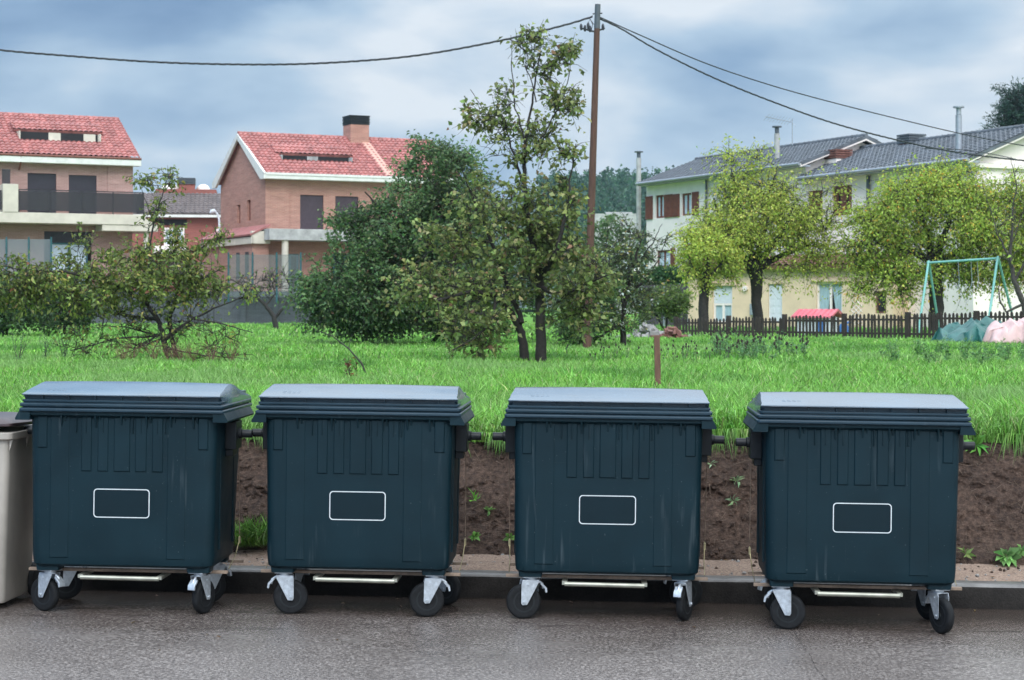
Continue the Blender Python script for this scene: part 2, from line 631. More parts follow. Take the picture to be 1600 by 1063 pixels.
mk, h, b = new_mat('kerb_concrete')
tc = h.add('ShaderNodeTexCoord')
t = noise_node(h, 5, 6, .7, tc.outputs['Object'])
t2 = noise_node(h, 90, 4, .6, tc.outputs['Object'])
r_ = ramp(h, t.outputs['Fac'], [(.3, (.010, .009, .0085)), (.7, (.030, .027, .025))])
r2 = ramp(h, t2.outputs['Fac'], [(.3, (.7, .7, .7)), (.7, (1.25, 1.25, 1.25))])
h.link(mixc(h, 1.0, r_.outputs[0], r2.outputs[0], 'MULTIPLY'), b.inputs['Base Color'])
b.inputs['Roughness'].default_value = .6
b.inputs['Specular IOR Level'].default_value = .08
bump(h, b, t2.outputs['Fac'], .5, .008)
xs2 = np.linspace(-14, 14, 561)


def kerb_n(x):
    j = abs(((x + .37) % 1.0) - .5)
    return (.010 if j > .485 else 0) + .004 * noise.noise(Vector((x * 3, 0, 0)))


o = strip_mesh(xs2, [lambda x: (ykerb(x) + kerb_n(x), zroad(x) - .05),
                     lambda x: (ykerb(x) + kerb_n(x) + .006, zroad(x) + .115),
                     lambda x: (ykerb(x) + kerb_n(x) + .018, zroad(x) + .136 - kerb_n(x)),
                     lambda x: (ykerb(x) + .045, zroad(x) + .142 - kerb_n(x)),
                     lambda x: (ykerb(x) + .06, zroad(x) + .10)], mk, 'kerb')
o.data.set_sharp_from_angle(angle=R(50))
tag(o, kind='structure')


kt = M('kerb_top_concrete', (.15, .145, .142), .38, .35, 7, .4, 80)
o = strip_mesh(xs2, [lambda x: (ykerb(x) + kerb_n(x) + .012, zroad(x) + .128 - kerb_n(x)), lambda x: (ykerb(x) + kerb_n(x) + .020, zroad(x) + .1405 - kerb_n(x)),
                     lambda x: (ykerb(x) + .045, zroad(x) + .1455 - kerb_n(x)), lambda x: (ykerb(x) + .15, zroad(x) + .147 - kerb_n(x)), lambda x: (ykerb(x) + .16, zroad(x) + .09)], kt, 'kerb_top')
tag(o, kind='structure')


def sandy_mat():
    m, h, b = new_mat('sandy_path')
    tc = h.add('ShaderNodeTexCoord')
    o = tc.outputs['Object']
    a = noise_node(h, 3.2, 6, .7, o)
    g = noise_node(h, 70, 6, .75, o)
    c1 = ramp(h, g.outputs['Fac'], [(.32, (.085, .056, .041)), (.5, (.27, .19, .145)), (.70, (.47, .37, .30))])
    c2 = ramp(h, a.outputs['Fac'], [(.3, (.72, .70, .68)), (.7, (1.12, 1.1, 1.08))])
    h.link(mixc(h, 1.0, c1.outputs[0], c2.outputs[0], 'MULTIPLY'), b.inputs['Base Color'])
    b.inputs['Roughness'].default_value = .9
    bump(h, b, g.outputs['Fac'], .8, .012)
    return m


o = strip_mesh(xs2, [lambda x: (ykerb(x) + .148, zroad(x) + .134 + .006 * noise.noise(Vector((x * 6, 1, 0))))] +
               [lambda x, q=q: (ykerb(x) + .15 + q, zroad(x) + .142 + q * .07 + .012 * noise.noise(Vector((x * 5, q * 6, 2)))) for q in (.06, .12, .2, .28, .36, .44, .52, .62, .75, .95)],
               sandy_mat(), 'path')
tag(o, kind='structure')


def soil_mat():
    m, h, b = new_mat('bank_soil')
    tc = h.add('ShaderNodeTexCoord')
    o = tc.outputs['Object']
    a = noise_node(h, 2.4, 6, .65, o)
    g = noise_node(h, 30, 8, .8, o)
    mp = h.add('ShaderNodeMapping')
    mp.inputs['Scale'].default_value = (14, 14, 46)
    mp.inputs['Rotation'].default_value = (.3, .5, .1)
    h.link(o, mp.inputs['Vector'])
    fib = noise_node(h, 1.6, 5, .7, mp.outputs[0])
    c1 = ramp(h, g.outputs['Fac'], [(.32, (.014, .008, .006)), (.5, (.072, .045, .033)), (.70, (.18, .122, .092))])
    c2 = ramp(h, a.outputs['Fac'], [(.3, (.66, .62, .60)), (.7, (1.25, 1.18, 1.12))])
    c = mixc(h, 1.0, c1.outputs[0], c2.outputs[0], 'MULTIPLY')
    f = ramp(h, fib.outputs['Fac'], [(.60, (0, 0, 0)), (.70, (1, 1, 1))])
    c = mixc(h, math_(h, 'MULTIPLY', f.outputs[0], .6), c, (.23, .17, .13))
    h.link(c, b.inputs['Base Color'])
    b.inputs['Roughness'].default_value = .92
    bump(h, b, math_(h, 'ADD', g.outputs['Fac'], math_(h, 'MULTIPLY', fib.outputs['Fac'], .6)), 1.0, .03)
    return m


def yfoot(x):
    return ykerb(x) + .66 + .05 * noise.noise(Vector((x * 1.3, 3, 0)))


def crest(x):
    return ykerb(x) + 1.13 + .10 * noise.noise(Vector((x * .9, 8, 0))) + .06 * noise.noise(Vector((x * 3.1, 2, 0)))


def zlot(x, y):
    return .86 + .125 * math.exp(-max(0, y - 12.3) / 3) + .035 * noise.noise(Vector((x * .35, y * .35, 5))) + .012 * noise.noise(Vector((x * 1.6, y * 1.6, 1)))


PROF = [(0, 0), (.06, .06), (.14, .15), (.24, .26), (.33, .36), (.43, .46), (.52, .56), (.62, .66), (.72, .75), (.80, .83), (.84, .90), (.88, .96), (1.0, 1.0), (1.35, 1.0), (2.0, 1.0)]


def bank_pt(x, t):
    k = t * (len(PROF) - 1)
    i = min(int(k), len(PROF) - 2)
    fr = k - i
    a = PROF[i][0] + (PROF[i + 1][0] - PROF[i][0]) * fr
    zz = PROF[i][1] + (PROF[i + 1][1] - PROF[i][1]) * fr
    y0, y1 = yfoot(x), crest(x)
    z0 = zroad(x) + .175
    y = y0 + (y1 - y0) * a
    z = z0 + (zlot(x, y1) - .004 - z0) * zz
    amp = min(1, t * 5) * (1 if t < .8 else max(0, (1 - t) / .2))
    d = .10 * noise.noise(Vector((x * 2.2, z * 3.2, 1))) + .036 * noise.noise(Vector((x * 7, z * 8, 4))) + .022 * noise.noise(Vector((x * 19, z * 21, 7))) + .016 * noise.noise(Vector((x * 47, z * 50, 3)))
    y += d * amp
    z += .4 * d * amp
    if t > .83:
        y -= .05
    return y, z


xb = np.concatenate([np.linspace(-14, -4.2, 120)[:-1], np.linspace(-4.2, 4.6, 900), np.linspace(4.6, 14, 120)[1:]])
o = strip_mesh(xb, [lambda x, t=t: bank_pt(x, t) for t in np.linspace(0, 1, 84)], soil_mat(), 'bank')
tag(o, kind='structure')

# field
m, h, b = new_mat('field_turf')
tc = h.add('ShaderNodeTexCoord')
a = noise_node(h, .35, 5, .6, tc.outputs['Object'])
g = noise_node(h, 14, 5, .7, tc.outputs['Object'])
c1 = ramp(h, g.outputs['Fac'], [(.3, (.055, .140, .018)), (.7, (.140, .320, .042))])
c2 = ramp(h, a.outputs['Fac'], [(.35, (.85, .95, .85)), (.65, (1.15, 1.1, 1.0))])
h.link(mixc(h, 1.0, c1.outputs[0], c2.outputs[0], 'MULTIPLY'), b.inputs['Base Color'])
b.inputs['Roughness'].default_value = .9
b.inputs['Specular IOR Level'].default_value = .2
bump(h, b, g.outputs['Fac'], 1.0, .06)
ys = [12.55, 12.9, 13.4, 14, 15, 16, 17, 18.5, 20, 22, 24, 27, 30, 34, 38, 43, 50, 60, 75, 95, 130, 200, 400, 900, 3500]
xg = np.concatenate([[-2500, -600, -200, -90, -60], np.linspace(-40, 40, 121), [60, 90, 200, 600, 2500]])
o = strip_mesh(xg, [lambda x, q=q: (max(q, crest(x) - .01) if q < 13 else q, zlot(x, q) - .008 if abs(x) < 41 and q < 100 else .85) for q in ys], m, 'field')
tag(o, kind='structure')


# grass blades
def grass_zone(n, ymin, ymax, hmin, hmax, w, lean, edge=False, xpad=2.8):
    y = ymin + (ymax - ymin) * rng.random(n) ** (1.0 if edge else .8)
    half = .29 * y + xpad
    x = (rng.random(n) * 2 - 1) * half
    if edge:
        off = (rng.random(n) ** 1.6) * .55 - .09
        y = np.array([crest(q) for q in x]) + off
    z = np.array([zlot(a, b) for a, b in zip(x, y)]) - .01
    if edge:
        z -= np.clip(-off, 0, 1) * .6
    # clumps
    cl = np.array([noise.noise(Vector((a * 1.1, b * 1.1, 3))) + .6 * noise.noise(Vector((a * 3.3, b * 3.3, 9))) for a, b in zip(x, y)])
    hh = (hmin + (hmax - hmin) * rng.random(n)) * (1 + .75 * cl)
    hh = np.clip(hh, hmin * .4, hmax * 1.6)
    ang = rng.random(n) * 2 * np.pi
    ln = lean * (.3 + rng.random(n)) * hh
    dx, dy = np.cos(ang) * ln, np.sin(ang) * ln
    if edge:
        fr = np.clip(1 - (off + .09) / .45, 0, 1)
        hang = np.array([noise.noise(Vector((q * 1.7, 4, 4))) + .6 * noise.noise(Vector((q * 5.3, 1, 7))) for q in x])
        fr = fr * np.clip(.75 + 1.3 * hang, .1, 1.5)
        hh = hh * np.clip(1 + .9 * hang, .55, 1.9)
        dy = dy - fr * hh * .5 * rng.random(n)
    # blade facing roughly the viewer with scatter
    fa = rng.normal(0, .7, n)
    wx, wy = np.cos(fa) * w * (.6 + .8 * rng.random(n)), np.sin(fa) * w
    b0 = np.stack([x - wx, y - wy, z], 1)
    b1 = np.stack([x + wx, y + wy, z], 1)
    mz = z + hh * .62
    m0 = np.stack([x + dx * .38 - wx * .8, y + dy * .38 - wy * .8, mz], 1)
    m1 = np.stack([x + dx * .38 + wx * .8, y + dy * .38 + wy * .8, mz], 1)
    droop = np.where(rng.random(n) < .35, .55, .95)
    if edge:
        droop = droop - fr * 1.0 * rng.random(n)
    tp = np.stack([x + dx, y + dy, z + hh * droop], 1)
    V = np.stack([b0, b1, m0, m1, tp], 1).reshape(-1, 3)
    k = np.arange(n)[:, None] * 5
    T = np.concatenate([k + [[0, 1, 3]], k + [[0, 3, 2]], k + [[2, 3, 4]]], 1).reshape(-1, 3)
    c = pick_colors(n, GRASS_PAL, .20)
    c *= (1.22 * (1 + .35 * cl))[:, None]
    pat = np.array([noise.noise(Vector((a * .30, b * .16, 13))) + .5 * noise.noise(Vector((a * .9, b * .5, 31))) for a, b in zip(x, y)])
    k_ = np.clip((pat - .05) * 1.6, 0, .75)[:, None]        # paler, thinner sward in patches
    c = c * (1 - k_) + np.array([[.20, .34, .11]]) * (.7 + .6 * rng.random((n, 1))) * k_
    k_ = np.clip((-pat - .18) * 1.8, 0, .6)[:, None]        # darker lush patches
    c = c * (1 - k_) + np.array([[.055, .17, .030]]) * k_
    return V, T, np.repeat(np.clip(c, .004, .9), 5, 0)


GRASS_PAL = [(.120, .275, .042, 5), (.155, .335, .056, 4), (.080, .195, .030, 3), (.23, .40, .11, 2.4), (.27, .30, .14, .5)]


def merge(parts):
    V, T, C, o = [], [], [], 0
    for v, t, c in parts:
        V.append(v)
        T.append(t + o)
        C.append(c)
        o += len(v)
    return np.concatenate(V), np.concatenate(T), np.concatenate(C)


zones = [grass_zone(33000, 11.8, 12.6, .08, .21, .004, .6, True),
         grass_zone(155000, 12.5, 18.5, .07, .19, .0042, .7),
         grass_zone(155000, 18, 30, .05, .14, .0062, .65),
         grass_zone(120000, 29, 55, .05, .12, .011, .6),
         grass_zone(50000, 53, 100, .06, .16, .026, .6)]
def hang_zone(nc, per):
    cx = rng.uniform(-6.2, 6.2, nc)
    rich = np.clip(rng.normal(1, .5, nc), .3, 2)
    idx = np.repeat(np.arange(nc), per)
    keep = rng.random(len(idx)) < rich[idx] / 2
    idx = idx[keep]
    n = len(idx)
    x = cx[idx] + rng.normal(0, .045, n)
    y = np.array([crest(q) for q in x]) - .07 + rng.normal(0, .02, n)
    z = np.array([zlot(a, b) for a, b in zip(x, y)]) - .015
    L = rng.uniform(.06, .20, n) * rich[idx] ** .6
    dx = rng.normal(0, .35, n) * L
    w = .0028
    out = rng.uniform(.03, .09, n)
    b0 = np.stack([x - w, y, z], 1)
    b1 = np.stack([x + w, y, z], 1)
    m0 = np.stack([x + dx * .5 - w, y - out, z + .02], 1)
    m1 = np.stack([x + dx * .5 + w, y - out, z + .02], 1)
    tp = np.stack([x + dx, y - out * 1.25, z - L * .8], 1)
    V = np.stack([b0, b1, m0, m1, tp], 1).reshape(-1, 3)
    k = np.arange(n)[:, None] * 5
    T = np.concatenate([k + [[0, 1, 3]], k + [[0, 3, 2]], k + [[2, 3, 4]]], 1).reshape(-1, 3)
    return V, T, np.repeat(pick_colors(n, GRASS_PAL, .22), 5, 0)


zones.append(hang_zone(100, 70))
V, T, C = merge(zones)
o = np_mesh('grass', V, T, MAT['grass'], C)
tag(o, kind='stuff')

# gravel bits on the path and road
def pebbles():
    mb = MB()
    for k in range(620):
        x = random.uniform(-4, 4.6)
        if True:
            q = random.random() ** 1.3 * .5
            y, z = ykerb(x) + .66 - q, zroad(x) + .175 - q * .06
        else:
            y = ykerb(x) - random.random() ** 1.5 * 1.6
            z = zroad(x)
        s = random.uniform(.003, .009) * (1.8 if random.random() < .08 else 1)
        rings = []
        a0 = random.random() * 6
        for zz, rr in ((-.3, .8), (.3, 1.0), (.8, .55)):
            rings.append([(x + s * rr * random.uniform(.75, 1.2) * math.cos(a0 + i * 1.257), y + s * rr * random.uniform(.75, 1.2) * math.sin(a0 + i * 1.257), z + s * zz) for i in range(5)])
        mb.loft(rings, False, True)
    return mb


tag(pebbles().build('gravel', MAT['stone']), kind='stuff')


def clods():
    mb = MB()
    for k in range(1500):
        x = random.uniform(-4.2, 4.6)
        if random.random() < .86:
            y, z = bank_pt(x, random.random() ** 1.4 * .8)
            s = random.uniform(.005, .020)
        else:
            q = random.random() ** 2.2 * .35
            y, z = yfoot(x) - q, zroad(x) + .178 - q * .06
            s = random.uniform(.004, .014)
        rings = []
        a0 = random.random() * 6
        for zz, rr in ((-.5, .7), (.1, 1.0), (.6, .8), (.9, .35)):
            rings.append([(x + s * rr * random.uniform(.65, 1.25) * math.cos(a0 + i * 1.047), y + s * rr * random.uniform(.65, 1.25) * math.sin(a0 + i * 1.047), z + s * (zz + random.uniform(-.15, .15))) for i in range(6)])
        mb.loft(rings, False, True)
    return mb


tag(clods().build('soil_crumbs', bpy.data.materials['bank_soil']), kind='stuff')

def fallen_leaves():
    n = 70
    x = rng.uniform(-4.2, 4.5, n)
    q = rng.random(n)
    on_path = rng.random(n) < .6
    y = np.array([ykerb(a) + .2 + .42 * b if p else ykerb(a) - .05 - 1.9 * b ** 1.6 for a, b, p in zip(x, q, on_path)])
    z = np.array([zroad(a) + (.142 + (c_ - ykerb(a) - .15) * .07 + .012 if p else .004) for a, c_, p in zip(x, y, on_path)])
    d_ = np.stack([rng.normal(0, 1, n), rng.normal(0, 1, n), rng.uniform(0, .25, n)], 1)
    V, Q, C = leaf_arrays(np.stack([x, y, z], 1), d_, rng.uniform(.018, .042, n), .5, pick_colors(n, [(.09, .055, .025, 3), (.14, .095, .035, 2), (.05, .035, .02, 2), (.10, .11, .03, 1)], .2), curl=.1, up=2.0)
    return np_mesh('fallen_leaves', V, Q, MAT['leaf'], C)


tag(fallen_leaves(), kind='stuff')

# an old crack across the asphalt
cm = MB()
cpts = [(1214, 938), (1226, 955), (1232, 972), (1243, 992), (1255, 1012), (1266, 1026), (1274, 1044), (1292, 1064), (1310, 1085)]
prev = None
for px, py in cpts:
    d_ = 1.8 * F / (py - YH)
    for _ in range(3):
        xx = (px - 800) / F * d_
        d_ = (CH - zroad(xx)) * F / (py - YH)
    p_ = (xx, d_, zroad(xx) + .004)
    if prev:
        for k in range(6):
            a = [prev[i] + (p_[i] - prev[i]) * k / 6 + (random.gauss(0, .004) if i < 2 else 0) for i in range(3)]
            b_ = [prev[i] + (p_[i] - prev[i]) * (k + 1) / 6 for i in range(3)]
            w_ = random.uniform(.0006, .0022)
            cm.quad((a[0] - w_, a[1], a[2]), (a[0] + w_, a[1], a[2]), (b_[0] + w_ * .8, b_[1], b_[2]), (b_[0] - w_ * .8, b_[1], b_[2]))
    prev = p_
tag(cm.build('road_crack', M('crack_dirt', (.035, .029, .026), .9, .2)), kind='structure')


# ------------------------------------------------------------------ the four wheeled containers
def rrect(hw, y0, y1, r, z, n=6):
    out = []
    for cx, cy, a0 in ((hw - r, y0 + r, -90), (hw - r, y1 - r, 0), (-hw + r, y1 - r, 90), (-hw + r, y0 + r, 180)):
        for i in range(n + 1):
            a = R(a0 + 90 * i / n)
            out.append((cx + r * math.cos(a), cy + r * math.sin(a), z))
    return out


def rr2(hw, hh, r, n=6):
    out = []
    for cx, cy, a0 in ((hw - r, -hh + r, -90), (hw - r, hh - r, 0), (-hw + r, hh - r, 90), (-hw + r, -hh + r, 180)):
        for i in range(n + 1):
            a = R(a0 + 90 * i / n)
            out.append((cx + r * math.cos(a), cy + r * math.sin(a)))
    return out


YF = .040      # body front plane behind the lip front


def make_container():
    root = thing('wheeled_container', 'x', 'dumpster')
    # body -------------------------------------------------------------
    b = MB()
    rings = [rrect(.475, YF + .055, .64, .06, .268), rrect(.502, YF + .022, .675, .060, .2705), rrect(.514, YF + .007, .692, .060, .284),
             rrect(.5175, YF + .002, .700, .062, .311), rrect(.5195, YF, .704, .060, .345),
             rrect(.523, YF, .757, .055, .70), rrect(.530, YF, .82, .050, 1.10), rrect(.531, YF, .826, .05, 1.112),
             rrect(.560, .012, .842, .05, 1.128), rrect(.562, .010, .845, .05, 1.150)]
    b.loft(rings)
    for s in (-1, 1):                                     # side flanges flaring out below the lid
        b.prism([(s * .52, 1.152), (s * .580, 1.152), (s * .604, 1.108), (s * .602, 1.098), (s * .52, 1.098)], .004, .80, 'y')
    # raised panels and strips pressed into the front

    def strip(x0, x1, z0, z1, d=.006, ch=.005):
        n = len(b.v)
        y = YF
        b.v += [(x0 - ch, y + .002, z0 - ch), (x1 + ch, y + .002, z0 - ch), (x1 + ch, y + .002, z1 + ch), (x0 - ch, y + .002, z1 + ch),
                (x0, y - d, z0), (x1, y - d, z0), (x1, y - d, z1), (x0, y - d, z1)]
        for q in ((4, 5, 6, 7), (0, 1, 5, 4), (1, 2, 6, 5), (2, 3, 7, 6), (3, 0, 4, 7)):
            b.f.append(tuple(n + i for i in q))
            b.mi.append(0)
    for x0, x1 in ((-.228, -.178), (-.135, -.083), (-.043, .041), (.079, .135), (.175, .228)):
        strip(x0, x1, .816, 1.115, .0065, .006)
    for x0, x1 in ((-.405, -.306), (.262, .358)):
        strip(x0, x1, .326, 1.115, .0035, .007)
    for x0, x1 in ((-.478, -.432), (.436, .484)):
        strip(x0, x1, .945, 1.115, .007, .006)
    strip(-.415, .40, .8925, .8945, .0012, .001)
    for x in (-.262, -.205, -.109, .06, .107, .20, .245):
        strip(x - .002, x + .002, 1.03, 1.115, .011, .002)
    for x in (-.345, -.150, -.003, .139, .278, .405):      # webs under the lip
        b.prism([(YF + .002, 1.128), (.014, 1.128), (YF - .001, 1.055)], x - .005, x + .005, 'x')
        b.prism([(YF + .002, 1.128), (.018, 1.128), (YF - .001, 1.085)], x + .018, x + .026, 'x')
    for x in (-.43, .43):                                  # feet over the castors
        for y in (.135, .59):
            b.loft([rrect(.066, -.062, .062, .012, z, 2) if False else [(x + p[0], y + p[1], z) for p in rr2(hw, .062, .012, 2)] for z, hw in ((.243, .060), (.243 + .001, .064), (.305, .072))])
    for s in (-1, 1):                                      # ribs on the side walls
        for y in (.20, .58):
            b.box(min(s * .515, s * .529), max(s * .515, s * .529), y, y + .05, .36, 1.09)
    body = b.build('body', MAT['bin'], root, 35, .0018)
    # lid ----------------------------------------------------------------
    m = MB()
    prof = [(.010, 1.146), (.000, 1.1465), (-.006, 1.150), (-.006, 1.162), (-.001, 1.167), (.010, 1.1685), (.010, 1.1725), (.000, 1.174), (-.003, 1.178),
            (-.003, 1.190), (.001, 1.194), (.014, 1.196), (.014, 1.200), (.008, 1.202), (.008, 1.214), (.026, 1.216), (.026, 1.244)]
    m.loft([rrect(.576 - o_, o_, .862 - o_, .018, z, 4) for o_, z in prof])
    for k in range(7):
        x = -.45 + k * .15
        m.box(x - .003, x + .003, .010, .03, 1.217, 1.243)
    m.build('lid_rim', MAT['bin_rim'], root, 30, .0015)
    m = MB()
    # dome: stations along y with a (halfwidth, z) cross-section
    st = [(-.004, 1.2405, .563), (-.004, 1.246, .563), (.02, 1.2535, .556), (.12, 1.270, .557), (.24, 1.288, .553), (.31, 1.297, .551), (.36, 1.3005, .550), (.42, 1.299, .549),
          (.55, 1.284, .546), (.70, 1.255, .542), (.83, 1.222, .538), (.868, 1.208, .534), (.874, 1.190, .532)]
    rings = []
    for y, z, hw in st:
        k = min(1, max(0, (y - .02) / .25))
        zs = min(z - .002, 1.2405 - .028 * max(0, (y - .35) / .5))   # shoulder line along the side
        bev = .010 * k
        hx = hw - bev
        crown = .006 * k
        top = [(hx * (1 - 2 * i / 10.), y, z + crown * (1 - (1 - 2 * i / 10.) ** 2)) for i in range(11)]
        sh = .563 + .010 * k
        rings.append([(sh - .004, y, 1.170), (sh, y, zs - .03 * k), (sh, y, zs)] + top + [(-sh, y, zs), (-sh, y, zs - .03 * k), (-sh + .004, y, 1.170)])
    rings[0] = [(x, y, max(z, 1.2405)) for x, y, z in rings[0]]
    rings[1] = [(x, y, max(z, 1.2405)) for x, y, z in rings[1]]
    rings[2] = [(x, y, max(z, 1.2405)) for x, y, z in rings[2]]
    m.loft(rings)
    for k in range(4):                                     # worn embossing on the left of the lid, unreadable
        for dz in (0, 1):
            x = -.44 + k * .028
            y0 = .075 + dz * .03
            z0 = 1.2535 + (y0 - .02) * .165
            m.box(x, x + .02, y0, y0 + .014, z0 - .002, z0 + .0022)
    m.build('lid', MAT['bin_lid_sky_tint'], root, 30, .0015)
    # label frame ----------------------------------------------------------
    lf = MB()
    c_in, c_out = rr2(.1545, .0765, .017), rr2(.1594, .0814, .0205)
    k = len(c_in)
    zc = .633
    ring = lambda pts, y: [(p[0], y, zc + p[1]) for p in pts]
    lf.loft([ring(c_in, YF + .001), ring(c_in, YF - .0028), ring(c_out, YF - .0028), ring(c_out, YF + .001)], False, False)
    fr = lf.build('label_frame', MAT['white_paint'], root)
    lp = MB()
    lp.loft([ring(c_in, YF + .001), ring(c_in, YF - .0012)], True, True)
    lp.build('label_panel', MAT['bin_label'], root)
    # lifting pins ----------------------------------------------------------
    for s in (-1, 1):
        t = MB()
        a, c = sorted((s * .528, s * .594))
        t.box(a, c, .31, .48, .925, 1.085)
        a, c = sorted((s * .528, s * .572))
        t.box(a, c, .33, .46, .885, .925)
        t.cyl((s * .590, .395, 1.012), (s * .612, .395, 1.012), .030)
        t.cyl((s * .610, .395, 1.012), (s * .672, .395, 1.012), .0235)
        t.build('lifting_pin', MAT['black_plastic'], root, 40, .004)
    # running gear -----------------------------------------------------------
    for y in (.212, .668):
        t = MB()
        t.box(-.575, .575, y - .015, y + .015, .2235, .2405)
        t.build('chassis_rail', MAT['rust_rail'], root, None, .002)
    t = MB()
    t.tube([(-.236, .062, .2105), (.0, .061, .209), (.212, .062, .2075)], .0135, 12)
    t.box(-.250, -.222, .058, .30, .206, .226)
    t.box(.200, .228, .058, .30, .203, .222)
    t.build('brake_bar', MAT['bar_zinc'], root, 50)
    for s in (-1, 1):
        t = MB()
        t.tube([(s * .578, .47, .90), (s * .576, .52, .66), (s * .574, .55, .41)], .0026, 6)
        t.build('brake_cord', MAT['rust_rail'], root, 50)
        t = MB()
        t.tube([(s * .574, .555, .400), (s * .572, .55, .365), (s * .566, .46, .29), (s * .562, .30, .238)], .003, 6)
        t.box(s * .574 - .006, s * .574 + .006, .54, .565, .355, .392)
        t.build('brake_lever', MAT['brass_zinc'], root, 50)
    # castors -------------------------------------------------------------------
    for x in (-.43, .43):
        for y in (.135, .59):
            make_castor(root, (x, y, 0))
    return root


def make_castor(root, loc):
    f = MB()
    f.box(-.050, .050, -.046, .046, .2355, .2435)
    f.cyl((0, 0, .222), (0, 0, .236), .034, 18)
    ax = -.040
    for s in (-1, 1):
        y0, y1 = sorted((s * .032, s * .0355))
        f.prism([(-.052, .2215), (.044, .2215), (.040, .206), (ax + .024, .098), (ax + .015, .082), (ax - .012, .080), (ax - .019, .092), (-.058, .200)], y0, y1, 'y')
        f.cyl((ax, s * .0355, .098), (ax, s * .044, .098), .0085, 8)
        f.cyl((-.02, s * .0355, .196), (-.02, s * .0395, .196), .0055, 8)
    f.box(-.052, .044, -.034, .034, .2195, .2235)
    fork = f.build('castor', MAT['zinc'], root, 40, .0012, loc)
    t = MB()
    c = (ax, 0, .0985)
    t.lathe_y([(.060, -.019), (.080, -.021), (.090, -.0205), (.0962, -.0155), (.0985, -.006), (.0985, .006), (.0962, .0155), (.090, .0205), (.080, .021), (.060, .019)], c, 40)
    t.build('tyre', MAT['tyre'], fork, 40)
    hb = MB()
    hb.lathe_y([(.012, -.024), (.020, -.024), (.022, -.012), (.050, -.010), (.054, -.020), (.062, -.020), (.062, .020), (.054, .020), (.050, .010), (.022, .012), (.020, .024), (.012, .024)], c, 28)
    for k in range(8):
        a = k * math.pi / 4
        for s in (-1, 1):
            mtx = Matrix.Translation(c) @ Matrix.Rotation(a, 4, 'Y')
            y0, y1 = sorted((s * .009, s * .015))
            hb.box(.020, .052, y0, y1, -.003, .003, 0, mtx)
    hb.build('hub', MAT['hub'], fork, 40)
    p = MB()
    p.tube([(.042, 0, .212), (.066, 0, .196), (.074, 0, .170)], .009, 8)
    p.prism([(.058, .206), (.090, .176), (.094, .150), (.084, .146), (.078, .170), (.052, .196)], -.022, .022, 'y')
    p.build('brake_pedal', MAT['zinc'], fork, 40, .0015)
    return fork


def copy_tree(o, parent=None):
    c = o.copy()
    COL.objects.link(c)
    if parent is not None:
        c.parent = parent
        c.matrix_parent_inverse = o.matrix_parent_inverse.copy()
    for ch in o.children:
        copy_tree(ch, c)
    return c


proto = make_container()
bpy.context.view_layer.update()
# centre px of the lip, distance, yaw, castor headings (front-left, rear-left, front-right, rear-right)
SPOTS = [(185, 10.42, -2.7, (-28, 20, 250, 40), 'dark teal wheeled dumpster beside the beige wheelie bin, leftmost of the four'),
         (555, 10.44, -2.9, (186, 60, 8, 150), 'dark teal wheeled dumpster, second from the left, in front of the dead reddish weed'),
         (947, 10.38, -2.9, (12, 75, 248, 190), 'dark teal wheeled dumpster seen square on, in front of the short wooden stake'),
         (1346.5, 10.13, -3.2, (174, 200, 115, 118), 'dark teal wheeled dumpster nearest the camera, rightmost of the four')]
for i, (px, d, yaw, heads, lab) in enumerate(SPOTS):
    o = proto if i == 0 else copy_tree(proto)
    x = (px - 800) / F * d
    o.location = (x, d, zroad(x))
    o.rotation_euler = (0, .012, R(yaw))
    tag(o, lab, 'dumpster', 'wheeled dumpsters along the kerb')
    cs = sorted([c for c in o.children if c.name.startswith('castor')], key=lambda c: (c.location.x, c.location.y))
    for c, a in zip(cs, heads):
        c.rotation_euler = (0, 0, R(a))


